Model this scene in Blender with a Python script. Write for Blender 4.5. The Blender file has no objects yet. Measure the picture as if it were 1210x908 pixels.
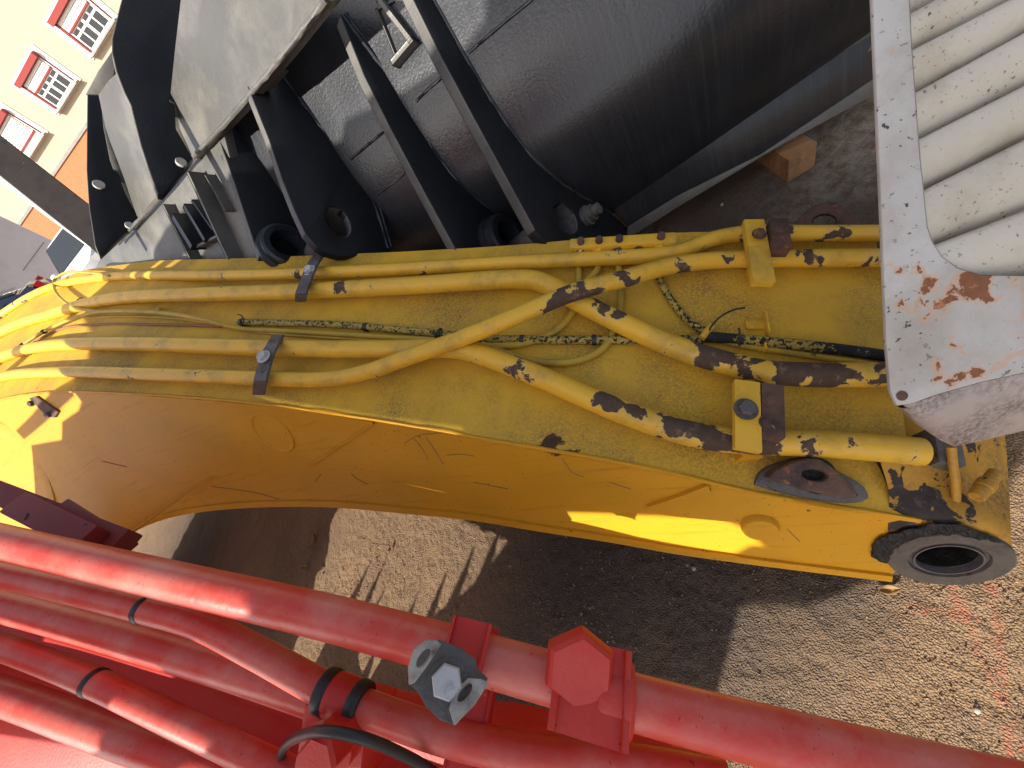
import bpy, bmesh, math, random
import numpy as np
from mathutils import Vector, Matrix, noise
from mathutils.bvhtree import BVHTree
random.seed(7); rng = np.random.default_rng(7)
SC = bpy.context.scene; COL = SC.collection
PI = math.pi

# ------------------------------------------------------------------ camera, light
F = 455.0                      # focal length in photo pixels (1210 wide)
S = 1.3                        # scale of the near things
H = 1.12 * S                   # height of the camera
def nrm(v):
    v = np.array(v, float); return v / np.linalg.norm(v)
DN = nrm([304, 228, F]); Zc = -DN
Yc = nrm(np.array([0, 0, 1.]) - Zc * Zc[2]); Xc = np.cross(Yc, Zc)
M = np.stack([Xc, Yc, Zc])
O = np.array([0, 0, H])
cam_d = bpy.data.cameras.new('camera'); cam = bpy.data.objects.new('camera', cam_d); COL.objects.link(cam)
cam_d.sensor_width = 36; cam_d.lens = 36 * F / 1210; cam_d.clip_start = .02; cam_d.clip_end = 500
mw = Matrix.Identity(4)
for i in range(3):
    mw[i][0] = M[i, 0]; mw[i][1] = -M[i, 1]; mw[i][2] = -M[i, 2]; mw[i][3] = O[i]
cam.matrix_world = mw; SC.camera = cam

SUN_EL = math.radians(40); SUN_H = nrm([-.95, -.31])
SUN = np.array([SUN_H[0] * math.cos(SUN_EL), SUN_H[1] * math.cos(SUN_EL), math.sin(SUN_EL)])
W = bpy.data.worlds.new('World'); SC.world = W; W.use_nodes = True
wn = W.node_tree.nodes; sky = wn.new('ShaderNodeTexSky'); sky.sky_type = 'NISHITA'; sky.sun_disc = False
sky.sun_elevation = SUN_EL; sky.sun_rotation = math.atan2(SUN_H[0], SUN_H[1])
sky.dust_density = 3.0; sky.ozone_density = .6
hs = wn.new('ShaderNodeHueSaturation'); hs.inputs['Saturation'].default_value = .6; W.node_tree.links.new(sky.outputs[0], hs.inputs['Color']); W.node_tree.links.new(hs.outputs[0], wn['Background'].inputs[0]); wn['Background'].inputs[1].default_value = .1
sl = bpy.data.lights.new('sun', 'SUN'); so = bpy.data.objects.new('sun', sl); COL.objects.link(so)
sl.energy = 4.2; sl.angle = math.radians(.5); sl.color = (1, .93, .82)
so.rotation_euler = Vector(SUN).to_track_quat('Z', 'Y').to_euler()
SC.view_settings.view_transform = 'Standard'; SC.view_settings.look = 'None'
SC.view_settings.exposure = 1.08; SC.view_settings.gamma = 1

# ------------------------------------------------------------------ geometry helpers
def ray(p): return M @ (np.array([p[0] - 605, p[1] - 454, F]) / F)
def P(x, y, d): return O + ray((x, y)) * d * S              # near point at optical depth d
def onz(p, z): r = ray(p); return O + r * ((H - z) / -r[2])
def onpl(p, p0, n): r = ray(p); return O + r * (np.dot(n, p0 - O) / np.dot(n, r))
def vp(x, y): return M @ nrm([x - 605, y - 454, F])
def V(a): return Vector((float(a[0]), float(a[1]), float(a[2])))

def spline(pts, n=8):
    pts = [np.array(p, float) for p in pts]
    if len(pts) < 3: return [pts[0] + (pts[-1] - pts[0]) * t for t in np.linspace(0, 1, n + 1)]
    out = []
    for i in range(len(pts) - 1):
        p0 = pts[i - 1] if i else 2 * pts[0] - pts[1]; p1, p2 = pts[i], pts[i + 1]
        p3 = pts[i + 2] if i + 2 < len(pts) else 2 * pts[-1] - pts[-2]
        d1 = max(np.linalg.norm(p1 - p0), 1e-6) ** .5; d2 = max(np.linalg.norm(p2 - p1), 1e-6) ** .5; d3 = max(np.linalg.norm(p3 - p2), 1e-6) ** .5
        m1 = d2 * ((p1 - p0) / d1 - (p2 - p0) / (d1 + d2) + (p2 - p1) / d2)
        m2 = d2 * ((p2 - p1) / d2 - (p3 - p1) / (d2 + d3) + (p3 - p2) / d3)
        for t in np.linspace(0, 1, n, endpoint=False):
            out.append((2*t**3 - 3*t**2 + 1) * p1 + (t**3 - 2*t**2 + t) * m1 + (-2*t**3 + 3*t**2) * p2 + (t**3 - t**2) * m2)
    out.append(pts[-1]); return out

PARENT_LOC = {}
def base(o):
    x = Vector((0, 0, 0))
    while o: x += o.location; o = o.parent
    return x
def link(name, me, mat=None, parent=None, smooth=False, label=None, kind=None):
    """verts are in world space; shift them so the object sits at its parent's base"""
    o = bpy.data.objects.new(name, me); COL.objects.link(o)
    if parent is not None:
        o.parent = parent; me.transform(Matrix.Translation(-base(parent)))
    else:
        vs = np.empty(len(me.vertices) * 3); me.vertices.foreach_get('co', vs); vs = vs.reshape(-1, 3)
        c = Vector(((vs[:, 0].min() + vs[:, 0].max()) / 2, (vs[:, 1].min() + vs[:, 1].max()) / 2, vs[:, 2].min()))
        me.transform(Matrix.Translation(-c)); o.location = c
    if mat: me.materials.append(mat)
    if smooth is True: me.shade_smooth()
    elif smooth: me.shade_smooth(); me.set_sharp_from_angle(angle=math.radians(smooth))
    if label: o['label'] = label
    if kind: o['kind'] = kind
    return o
def tag(o, label, cat, group=None):
    o['label'] = label; o['category'] = cat
    if group: o['group'] = group
    return o
def thing(name, loc, label, cat, group=None):
    o = bpy.data.objects.new(name, None); COL.objects.link(o); o.location = V(loc); o.empty_display_size = .1
    return tag(o, label, cat, group)
def mesh(vs, fs):
    me = bpy.data.meshes.new('m'); me.from_pydata([tuple(map(float, v)) for v in vs], [], fs); me.update(); return me
def bm_mesh(bm):
    bmesh.ops.recalc_face_normals(bm, faces=bm.faces); me = bpy.data.meshes.new('m'); bm.to_mesh(me); bm.free(); return me

def tube(name, pts, r, mat, parent=None, seg=14, n=8, wear=None, raw=False, cap=True, label=None, join=False, noise_amp=0):
    """round tube through world points; r scalar or list"""
    P3 = [np.array(p, float) for p in pts] if raw else spline(pts, n)
    rr = [r] * len(P3) if np.isscalar(r) else np.interp(np.linspace(0, 1, len(P3)), np.linspace(0, 1, len(r)), r)
    vs, fs, w = [], [], []
    t0 = nrm(P3[1] - P3[0]); u = np.cross(t0, [0, 0, 1.]); u = nrm(u if np.linalg.norm(u) > .05 else np.cross(t0, [1., 0, 0]))
    for i, p in enumerate(P3):
        t = nrm(P3[min(i + 1, len(P3) - 1)] - P3[max(i - 1, 0)])
        u = nrm(u - t * np.dot(u, t)); v = np.cross(t, u)
        for k in range(seg):
            a = 2 * PI * k / seg; rad = rr[i]
            if noise_amp: rad *= 1 + noise_amp * noise.noise(V(p * 25 + k))
            q = p + (u * math.cos(a) + v * math.sin(a)) * rad; vs.append(q)
    m = len(P3)
    for i in range(m - 1):
        for k in range(seg):
            k2 = (k + 1) % seg; fs.append((i * seg + k, i * seg + k2, (i + 1) * seg + k2, (i + 1) * seg + k))
    if cap:
        fs.append(tuple(range(seg - 1, -1, -1))); fs.append(tuple((m - 1) * seg + k for k in range(seg)))
    if join: return vs, fs
    me = mesh(vs, fs); me.shade_smooth(); me.set_sharp_from_angle(angle=math.radians(50))
    addwear(me, wear); o = link(name, me, mat, parent, label=label); return o
def addwear(me, wear):
    """float attribute 'wear': where paint is knocked off, as blobs at places on the thing"""
    if not wear: return
    n = len(me.vertices); co = np.empty(n * 3); me.vertices.foreach_get('co', co); co = co.reshape(-1, 3)
    w = np.zeros(n)
    for c, rad, st in wear:
        d = np.linalg.norm(co - np.array(c), axis=1) / rad; w = np.maximum(w, st * np.clip(1.25 - d, 0, 1))
    at = me.attributes.new('wear', 'FLOAT', 'POINT'); at.data.foreach_set('value', w)
def joined(parts):
    vs, fs = [], []
    for a, b in parts:
        k = len(vs); vs += list(a); fs += [tuple(i + k for i in f) for f in b]
    return mesh(vs, fs)
def frame(nn, up=None):
    nn = nrm(nn); up = np.array([0, 0, 1.]) if up is None else np.array(up, float)
    if abs(np.dot(nn, nrm(up))) > .98: up = np.array([1., 0, 0])
    u = nrm(np.cross(up, nn)); return u, np.cross(nn, u), nn
def plate3(name, outl, nn, th, mat, parent=None, holes=(), bev=.002, smooth_n=0, label=None, wear=None):
    """solid plate: world points on its front face, thickness th going against nn"""
    u, v, nn = frame(nn); p0 = np.mean(outl, axis=0)
    cu = bpy.data.curves.new('c', 'CURVE'); cu.dimensions = '2D'; cu.fill_mode = 'BOTH'
    cu.extrude = max(th / 2 - bev, 1e-5); cu.bevel_depth = bev; cu.bevel_resolution = 1; cu.offset = -bev
    for lp in [outl] + list(holes):
        q = [(np.dot(p - p0, u), np.dot(p - p0, v)) for p in lp]
        sp = cu.splines.new('POLY'); sp.points.add(len(q) - 1); sp.use_cyclic_u = True
        for i, (a, b) in enumerate(q): sp.points[i].co = (a, b, 0, 1)
    o = bpy.data.objects.new('tmp', cu); COL.objects.link(o)
    dg = bpy.context.evaluated_depsgraph_get(); me = bpy.data.meshes.new_from_object(o.evaluated_get(dg))
    bpy.data.objects.remove(o); bpy.data.curves.remove(cu)
    me.materials.clear()
    mt = Matrix(((u[0], v[0], nn[0], p0[0] - nn[0] * th / 2), (u[1], v[1], nn[1], p0[1] - nn[1] * th / 2), (u[2], v[2], nn[2], p0[2] - nn[2] * th / 2), (0, 0, 0, 1)))
    me.transform(mt)
    bm = bmesh.new(); bm.from_mesh(me); bmesh.ops.remove_doubles(bm, verts=bm.verts, dist=1e-5); bmesh.ops.recalc_face_normals(bm, faces=bm.faces); bm.to_mesh(me); bm.free()
    addwear(me, wear); return link(name, me, mat, parent, label=label, smooth=25)
def plate(name, pxs, p0, nn, th, mat, parent=None, holes=(), bev=.002, sm=0, label=None):
    pr = pxs
    if sm: pr = spline([np.array(p, float) for p in pxs] + [np.array(pxs[0], float)], sm)[:-1]
    return plate3(name, [onpl(p, p0, nn) for p in pr], nn if np.dot(nn, O - p0) > 0 else -nn, th, mat, parent, [[onpl(p, p0, nn) for p in h] for h in holes], bev, label=label)
def box(name, c, ax, size, mat, parent=None, bev=.003, label=None, me_only=False, seg=2):
    """box at centre c with axes ax (3 vectors) and full sizes"""
    bm = bmesh.new(); bmesh.ops.create_cube(bm, size=1)
    for v in bm.verts: v.co = V(np.array(c) + sum(np.array(ax[i]) * v.co[i] * size[i] for i in range(3)))
    if bev: bmesh.ops.bevel(bm, geom=bm.edges[:] , offset=bev, segments=seg, affect='EDGES', profile=.7)
    me = bm_mesh(bm)
    if me_only: return me
    return link(name, me, mat, parent, smooth=40, label=label)
def lathe(name, c, axis, prof, mat, parent=None, seg=32, up=None, label=None, sm=35, hexa=False, wear=None, caps=True):
    """profile [(radius, along axis)] turned about axis through c"""
    if hexa: seg = 6
    u, v, n = frame(axis, up); vs, fs = [], []
    for r, h in prof:
        for k in range(seg):
            a = 2 * PI * k / seg; vs.append(np.array(c) + (u * math.cos(a) + v * math.sin(a)) * r + n * h)
    for i in range(len(prof) - 1):
        for k in range(seg):
            k2 = (k + 1) % seg; fs.append((i * seg + k, i * seg + k2, (i + 1) * seg + k2, (i + 1) * seg + k))
    if caps and prof[0][0] > 1e-4: fs.append(tuple(range(seg - 1, -1, -1)))
    if caps and prof[-1][0] > 1e-4: fs.append(tuple((len(prof) - 1) * seg + k for k in range(seg)))
    bm = bmesh.new(); bm.from_mesh(mesh(vs, fs)); bmesh.ops.remove_doubles(bm, verts=bm.verts, dist=1e-6)
    me = bm_mesh(bm); addwear(me, wear)
    return link(name, me, mat, parent, smooth=sm, label=label)
def grid(rows):
    n = len(rows[0]); vs = [p for r in rows for p in r]; fs = []
    for i in range(len(rows) - 1):
        for j in range(n - 1): fs.append((i * n + j, i * n + j + 1, (i + 1) * n + j + 1, (i + 1) * n + j))
    return vs, fs
def bvh(vs, fs): return BVHTree.FromPolygons([V(v) for v in vs], fs)
def hit(tree, p, lift=0, strict=False):
    r = V(ray(p)); loc, n, i, d = tree.ray_cast(V(O), r.normalized())
    if loc is None:
        loc, n, i, d = tree.find_nearest(V(O + ray(p) * 1.0 * S))
    if n.dot(r) > 0: n = -n
    q = np.array(loc) + np.array(n) * lift
    return q, np.array(n)
def holepts(cx, cy, rx, ry, rot, n=20):
    c, s = math.cos(rot), math.sin(rot)
    return [(cx + rx * math.cos(a) * c - ry * math.sin(a) * s, cy + rx * math.cos(a) * s + ry * math.sin(a) * c) for a in np.linspace(0, 2 * PI, n, endpoint=False)]

# ------------------------------------------------------------------ materials
def newmat(name):
    m = bpy.data.materials.new(name); m.use_nodes = True; nt = m.node_tree; b = nt.nodes['Principled BSDF']; return m, nt, b
class NB:
    def __init__(s, nt): s.nt = nt; s.L = nt.links.new; s.co = nt.nodes.new('ShaderNodeTexCoord').outputs['Object']
    def map(s, sc=(1, 1, 1), rot=(0, 0, 0), src=None):
        n = s.nt.nodes.new('ShaderNodeMapping'); n.inputs['Scale'].default_value = sc; n.inputs['Rotation'].default_value = rot; s.L(src or s.co, n.inputs[0]); return n.outputs[0]
    def noise(s, scale, det=4, rough=.55, dist=0, src=None):
        n = s.nt.nodes.new('ShaderNodeTexNoise'); n.inputs['Scale'].default_value = scale; n.inputs['Detail'].default_value = det
        n.inputs['Roughness'].default_value = rough; n.inputs['Distortion'].default_value = dist; s.L(src or s.co, n.inputs['Vector']); return n.outputs['Fac']
    def axis(s, ax, sa, sb):
        d = s.nt.nodes.new('ShaderNodeVectorMath'); d.operation = 'DOT_PRODUCT'; s.L(s.co, d.inputs[0]); d.inputs[1].default_value = ax
        z = s.nt.nodes.new('ShaderNodeSeparateXYZ'); s.L(s.co, z.inputs[0]); c = s.nt.nodes.new('ShaderNodeCombineXYZ')
        s.L(s.math('MULTIPLY', d.outputs['Value'], sa), c.inputs[0]); s.L(s.math('MULTIPLY', z.outputs[2], sb), c.inputs[1]); return c.outputs[0]
    def vor(s, scale, feat='F1', src=None, out='Distance', rnd=1):
        n = s.nt.nodes.new('ShaderNodeTexVoronoi'); n.feature = feat; n.inputs['Scale'].default_value = scale; n.inputs['Randomness'].default_value = rnd; s.L(src or s.co, n.inputs['Vector']); return n.outputs[out]
    def ramp(s, fac, stops):
        n = s.nt.nodes.new('ShaderNodeValToRGB'); e = n.color_ramp.elements
        while len(e) < len(stops): e.new(.5)
        for i, (p, c) in enumerate(stops):
            e[i].position = p; e[i].color = (c, c, c, 1) if np.isscalar(c) else (*c, 1)
        s.L(fac, n.inputs[0]); return n.outputs[0]
    def mix(s, fac, a, b, mode='MIX'):
        n = s.nt.nodes.new('ShaderNodeMix'); n.data_type = 'RGBA'; n.blend_type = mode
        for k, x in ((0, fac), (6, a), (7, b)):
            if isinstance(x, (int, float)): n.inputs[k].default_value = x if k == 0 else (x, x, x, 1)
            elif isinstance(x, tuple): n.inputs[k].default_value = (*x, 1)
            else: s.L(x, n.inputs[k])
        return n.outputs[2]
    def math(s, op, a, b=0, c=0):
        n = s.nt.nodes.new('ShaderNodeMath'); n.operation = op
        for k, x in enumerate((a, b, c)):
            if isinstance(x, (int, float)): n.inputs[k].default_value = x
            else: s.L(x, n.inputs[k])
        return n.outputs[0]
    def attr(s, name):
        n = s.nt.nodes.new('ShaderNodeAttribute'); n.attribute_name = name; return n.outputs['Fac']
    def bump(s, h, st, dist=.01, prev=None):
        n = s.nt.nodes.new('ShaderNodeBump'); n.inputs['Strength'].default_value = st; n.inputs['Distance'].default_value = dist; s.L(h, n.inputs['Height'])
        if prev: s.L(prev, n.inputs['Normal'])
        return n.outputs[0]
def paint(name, base, var, dirt, dirt_lo, dirt_hi, dsc, chip, chip_thr, csc, rough=.5, speck=None, streak=None, bumpst=.15, fine=0, sky_sheen=None, halo=None, coat=0, spec=.5, wearw=.45, dirt2=None, peel=160):
    m, nt, b = newmat(name); k = NB(nt); L = k.L
    col = k.mix(k.ramp(k.noise(5, 3), [(.35, 0.), (.65, 1.)]), base, var)
    if streak:
        st = k.ramp(k.noise(1, 5, .6, .1, k.axis(streak[0], *streak[1])), [(streak[3], 0.), (streak[4], 1.)]); col = k.mix(st, col, streak[2])
    dm = k.ramp(k.noise(dsc, 8, .65, .15), [(dirt_lo, 0.), (dirt_hi, 1.)])
    if fine: dm = k.math('MULTIPLY', dm, k.ramp(k.noise(fine, 5, .7), [(.38, 0.), (.6, 1.)]))
    col = k.mix(dm, col, dirt)
    if dirt2:
        col = k.mix(k.ramp(k.noise(dirt2[1], 6, .6), [(dirt2[2], 0.), (dirt2[3], 1.)]), col, dirt2[0])
    if speck:
        spm = k.ramp(k.noise(speck[1], 3, .6), [(speck[2], 0.), (speck[2] + .04, 1.)])
        spm = k.math('MULTIPLY', spm, k.ramp(k.noise(9, 3), [(.4, .0), (.6, 1.)])); col = k.mix(spm, col, speck[0])
    if sky_sheen:
        g_ = nt.nodes.new('ShaderNodeNewGeometry'); z_ = nt.nodes.new('ShaderNodeSeparateXYZ'); L(g_.outputs['True Normal'], z_.inputs[0])
        col = k.mix(k.math('MULTIPLY', k.ramp(z_.outputs[2], [(.45, 0.), (.72, 1.)]), k.ramp(k.noise(7, 5), [(.3, .5), (.6, 1.)])), col, sky_sheen)  # paler tint on upward faces, painting in sky reflections on the rib edges
    hgt = None; ro = rough
    if chip:
        cn = k.math('ADD', k.noise(csc, 7, .6, .35), k.math('MULTIPLY', k.attr('wear'), wearw))
        if halo: col = k.mix(k.ramp(cn, [(chip_thr - .07, 0.), (chip_thr, .75)]), col, halo)
        chip2 = tuple(min(1, c * 2.2 + .02) for c in chip)
        cm = k.ramp(cn, [(chip_thr, 0.), (chip_thr + .012, 1.)])
        cc = k.mix(k.noise(70, 4), tuple(c * .6 for c in chip), tuple(min(1, c * 1.5) for c in chip)); cc = k.mix(k.ramp(k.noise(28, 6, .7), [(.55, 0.), (.62, .8)]), cc, chip2)
        col = k.mix(cm, col, cc); ro = k.mix(cm, rough, .85)
        hgt = k.math('MULTIPLY', cm, -1.0)
    L(col, b.inputs['Base Color'])
    if isinstance(ro, float): b.inputs['Roughness'].default_value = ro
    else: L(ro, b.inputs['Roughness'])
    bn = k.bump(k.noise(peel, 3), bumpst, .004)
    if hgt: bn = k.bump(hgt, .6, .002, bn)
    L(bn, b.inputs['Normal']); b.inputs['Coat Weight'].default_value = coat; b.inputs['Specular IOR Level'].default_value = spec; b.inputs['Coat Roughness'].default_value = .2
    return m
RUST = (.065, .034, .02)
Y_TOP = paint('yellow_plate_paint', (.7, .415, .03), (.62, .365, .036), (.2, .132, .05), .38, .68, 4, RUST, .74, 9, .62, speck=((.05, .04, .03), 240, .66), fine=170, wearw=.5, spec=.3)
Y_SIDE = paint('orange_yellow_side_paint', (.63, .3, .014), (.57, .285, .016), (.36, .19, .03), .6, .85, 3, RUST, .76, 12, .5, speck=((.12, .06, .02), 90, .66), streak=((-.49, .87, 0), (3.5, 60), (.44, .2, .016), .56, .8), wearw=.5, spec=.25)
Y_PIPE = paint('yellow_pipe_paint', (.76, .44, .03), (.68, .4, .034), (.3, .2, .045), .5, .8, 9, (.07, .042, .028), .66, 17, .42, halo=(.62, .42, .11), speck=((.07, .05, .04), 130, .68), wearw=.5)
NOSE = paint('grimy_nose_paint', (.5, .24, .015), (.45, .24, .02), (.12, .07, .03), .42, .66, 7, (.035, .025, .02), .66, 26, .6, fine=120)
Y_HOSE = paint('yellow_hose_rubber', (.5, .33, .03), (.42, .28, .03), (.2, .15, .05), .5, .8, 12, (.012, .012, .014), .7, 60, .6, wearw=.4)
BY_HOSE = paint('worn_black_yellow_hose', (.42, .3, .05), (.36, .26, .05), (.15, .12, .05), .5, .8, 20, (.012, .012, .014), .53, 110, .6, wearw=.4)
RED = paint('red_paint', (.55, .024, .014), (.5, .02, .012), (.56, .075, .045), .5, .8, 4, (.12, .02, .02), .76, 30, .46, speck=((.15, .01, .01), 110, .68))
RED_PIPE = paint('chalky_red_pipe_paint', (.6, .038, .024), (.58, .062, .04), (.58, .19, .145), .42, .72, 7, (.22, .03, .025), .72, 34, .37, speck=((.16, .012, .012), 120, .66), peel=90)
MAROON = paint('dark_red_paint', (.16, .012, .012), (.2, .016, .014), (.1, .02, .02), .5, .8, 5, (.03, .012, .012), .7, 20, .5)
BLACK = paint('black_gloss_paint', (.017, .019, .024), (.023, .025, .03), (.09, .09, .088), .66, .98, 3, None, 1, 1, .29, streak=((-.686, .727, 0), (80, 1.4), (.036, .041, .05), .48, .76), bumpst=.22, peel=110)
BLACKR = paint('black_rib_paint', (.014, .015, .018), (.018, .019, .022), (.03, .03, .03), .62, .95, 3, None, 1, 1, .4, bumpst=.3, peel=110, spec=.12, sky_sheen=(.15, .145, .135))
BLACK2 = paint('dusty_black_paint', (.085, .084, .08), (.1, .098, .092), (.22, .21, .18), .45, .9, 4, None, 1, 1, .38, bumpst=.22, peel=110)
WHITE = paint('white_hood_paint', (.52, .51, .485), (.44, .43, .405), (.3, .25, .19), .46, .8, 7, (.2, .08, .035), .685, 20, .45, speck=((.05, .045, .03), 95, .63), halo=(.55, .3, .16), wearw=.4)
SLAT = paint('white_slat_paint', (.54, .51, .44), (.48, .45, .38), (.34, .29, .21), .5, .85, 10, (.13, .055, .03), .76, 26, .5, speck=((.1, .09, .05), 140, .63), halo=(.45, .3, .18))
WDIRT = paint('grimy_white_paint', (.42, .36, .33), (.36, .31, .28), (.1, .085, .075), .42, .62, 6, (.14, .06, .04), .72, 22, .6, fine=140)
STEEL = paint('dark_steel', (.085, .08, .08), (.12, .11, .105), (.06, .045, .04), .45, .7, 20, (.06, .035, .028), .64, 30, .55, bumpst=.5)
ZINC = paint('zinc_bolt', (.42, .44, .46), (.5, .5, .5), (.2, .19, .18), .5, .75, 40, None, 1, 1, .38)
RUSTY = paint('rusty_steel', (.1, .05, .035), (.14, .075, .05), (.035, .025, .022), .45, .65, 14, (.2, .08, .04), .62, 30, .8, bumpst=.6)
GREASE = paint('black_grease', (.012, .011, .01), (.02, .018, .016), (.045, .04, .035), .5, .7, 40, None, 1, 1, .5, bumpst=1, peel=60, spec=.25)
BOSSM = paint('dusty_boss_steel', (.1, .083, .066), (.13, .107, .085), (.04, .035, .03), .42, .62, 12, (.2, .15, .1), .66, 16, .85, fine=120, bumpst=.7)
RUBBER = paint('black_rubber', (.014, .014, .015), (.02, .02, .021), (.06, .058, .055), .55, .8, 15, None, 1, 1, .45)
WOOD = paint('sawn_timber', (.36, .2, .09), (.28, .15, .065), (.1, .06, .035), .5, .75, 10, None, 1, 1, .8, streak=((.7, .7, .1), (60, 9), (.2, .11, .05), .45, .7), bumpst=.6)
STONE = paint('gravel_grains', (.21, .14, .085), (.12, .08, .05), (.33, .25, .17), .5, .62, 60, None, 1, 1, .9)

# ------------------------------------------------------------------ ground
def ground_material():
    m, nt, b = newmat('brown_gritty_asphalt'); k = NB(nt); L = k.L
    c = k.mix(k.ramp(k.noise(2.2, 5), [(.35, 0.), (.65, 1.)]), (.26, .163, .085), (.18, .113, .064))
    c = k.mix(k.ramp(k.vor(210), [(.1, 1.), (.5, 0.)]), c, (.32, .213, .12))
    c = k.mix(k.ramp(k.noise(260, 5, .7), [(.52, 0.), (.66, 1.)]), c, (.05, .04, .035))
    c = k.mix(k.math('MULTIPLY', k.attr('wear'), k.ramp(k.noise(26, 6, .7), [(.38, 0.), (.6, 1.)])), c, (.42, .37, .3))
    c = k.mix(k.math('MULTIPLY', k.attr('painted_shade'), .85), c, (.045, .038, .034))  # shade painted into the ground colour, deepening the shadowed areas
    c = k.mix(k.math('MULTIPLY', k.attr('mark'), k.ramp(k.noise(70, 5, .7), [(.42, 0.), (.6, .55)])), c, (.42, .1, .06))
    L(c, b.inputs['Base Color']); b.inputs['Roughness'].default_value = .95
    h = k.math('ADD', k.math('MULTIPLY', k.vor(210), 1.0), k.noise(70, 6, .7))
    L(k.bump(h, .9, .008), b.inputs['Normal']); return m
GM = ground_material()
def ground():
    xs = np.concatenate([[-150, -40, -12, -6], np.arange(-4, -1.75, .03), np.arange(-1.75, .62, .0052), np.arange(.65, 2.6, .03), [5, 12, 40, 150]]); ys = np.concatenate([[-150, -40, -8, -3], np.arange(-1.6, -.6, .03), np.arange(-.6, 1.5, .0052), np.arange(1.53, 3.6, .03), [6, 12, 40, 150]])
    X, Y = np.meshgrid(xs, ys); Z = np.zeros_like(X)
    Z[Y > 5] = -.95
    def vn(cell):
        ix = (X + 200) / cell; iy = (Y + 200) / cell; x0 = np.floor(ix).astype(np.int64); y0 = np.floor(iy).astype(np.int64); fx = ix - x0; fy = iy - y0; fx = fx * fx * (3 - 2 * fx); fy = fy * fy * (3 - 2 * fy)
        def hsh(a, b): h = (a * 374761393 + b * 668265263) & 0xffffffff; h = ((h ^ (h >> 13)) * 1274126177) & 0xffffffff; return ((h ^ (h >> 16)) & 0xffff) / 65535.
        return (hsh(x0, y0) * (1 - fx) + hsh(x0 + 1, y0) * fx) * (1 - fy) + (hsh(x0, y0 + 1) * (1 - fx) + hsh(x0 + 1, y0 + 1) * fx) * fy - .5
    Z += np.where((Y < 4) & (Y > -2) & (X > -4) & (X < 3), .0065 * vn(.011) + .005 * vn(.021) + .007 * vn(.05) + .01 * vn(.2), 0)
    N = len(xs); vs = np.stack([X, Y, Z], -1).reshape(-1, 3)
    fs = [(j * N + i, j * N + i + 1, (j + 1) * N + i + 1, (j + 1) * N + i) for j in range(len(ys) - 1) for i in range(N - 1)]
    me = mesh(vs, fs); me.shade_smooth()
    def att(nm, val): a = me.attributes.new(nm, 'FLOAT', 'POINT'); a.data.foreach_set('value', val)
    w = np.zeros(len(vs))
    for px, rad, st in (((985, 185), .32, 1), ((940, 235), .22, .9), ((1030, 150), .3, .8), ((1000, 250), .2, .3)):
        d = np.linalg.norm(vs - onz(px, 0), axis=1) / (rad * S); w = np.maximum(w, st * np.clip(1.5 - 1.5 * d, 0, 1))
    att('wear', w)
    dm = np.zeros(len(vs))  # blobs of painted shade round the booms and bucket
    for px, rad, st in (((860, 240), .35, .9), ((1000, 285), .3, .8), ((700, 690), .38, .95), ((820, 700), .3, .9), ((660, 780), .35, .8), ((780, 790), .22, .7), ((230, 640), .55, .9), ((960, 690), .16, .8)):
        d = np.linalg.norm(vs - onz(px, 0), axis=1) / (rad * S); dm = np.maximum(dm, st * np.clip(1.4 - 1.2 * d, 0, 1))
    att('painted_shade', dm)
    mk = np.zeros(len(vs))
    for a, c in (((1125, 690), (1215, 900)), ((1172, 690), (1195, 900)), ((1080, 720), (1150, 730))):
        a3, c3 = onz(a, 0), onz(c, 0); t = np.clip(((vs - a3) @ (c3 - a3)) / np.dot(c3 - a3, c3 - a3), 0, 1)
        d = np.linalg.norm(vs - (a3 + t[:, None] * (c3 - a3)), axis=1); mk = np.maximum(mk, np.clip(1.3 - d / .012, 0, 1))
    att('mark', mk)
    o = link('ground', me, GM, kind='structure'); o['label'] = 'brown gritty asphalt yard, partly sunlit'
ground()
def gravel():
    vs, fs = [], []
    ico = [np.array(p, float) for p in ((1, 0, 0), (-1, 0, 0), (0, 1, 0), (0, -1, 0), (0, 0, 1), (0, 0, -1))]
    f0 = ((0, 2, 4), (2, 1, 4), (1, 3, 4), (3, 0, 4), (2, 0, 5), (1, 2, 5), (3, 1, 5), (0, 3, 5))
    n = 0
    while n < 30000:
        x = rng.uniform(-1.9, 1.0); y = rng.uniform(-.75, 1.9)
        if noise.noise(Vector((x * 1.5, y * 1.5, 0))) < rng.uniform(-.9, .2): continue
        s = rng.uniform(.0014, .0038) * (2.2 if rng.random() < .02 else 1); c = np.array([x, y, s * .25])
        a = rng.standard_normal((3, 3)); q, _ = np.linalg.qr(a); sc = np.diag(rng.uniform(.6, 1.25, 3)) * s
        k = len(vs); vs += [c + q @ (sc @ p) for p in ico]; fs += [tuple(i + k for i in f) for f in f0]; n += 1
    link('gravel', mesh(vs, fs), STONE, kind='stuff')['label'] = 'loose brown grit lying on the asphalt yard'
gravel()

# ------------------------------------------------------------------ yellow boom
W1 = vp(905, -560); W2 = vp(783, 80); BW = .8 * S
near_px = [(-430, 760, 2.45), (-250, 585, 2.15), (-110, 505, 1.84), (0, 472, 1.56), (66, 463, 1.37), (152, 465, 1.2), (270, 473, 1.05), (400, 489, .935), (500, 505, .865), (600, 523, .805), (690, 538, .765), (800, 560, .722), (895, 582, .69), (960, 594, .668), (1040, 606, .645), (1086, 614, .636)]
bot_px = [(-430, 900, 2.5), (-250, 800, 2.2), (-110, 720, 1.98), (-10, 690, 1.8), (60, 670, 1.68), (142, 642, 1.56), (160, 628, 1.54), (200, 612, 1.48), (260, 602, 1.36), (340, 598, 1.24), (400, 599, 1.17), (480, 606, 1.09), (560, 614, 1.02), (640, 627, .955), (720, 639, .9), (800, 653, .845), (880, 664, .80), (960, 674, .765), (1052, 685, .73)]
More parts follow.
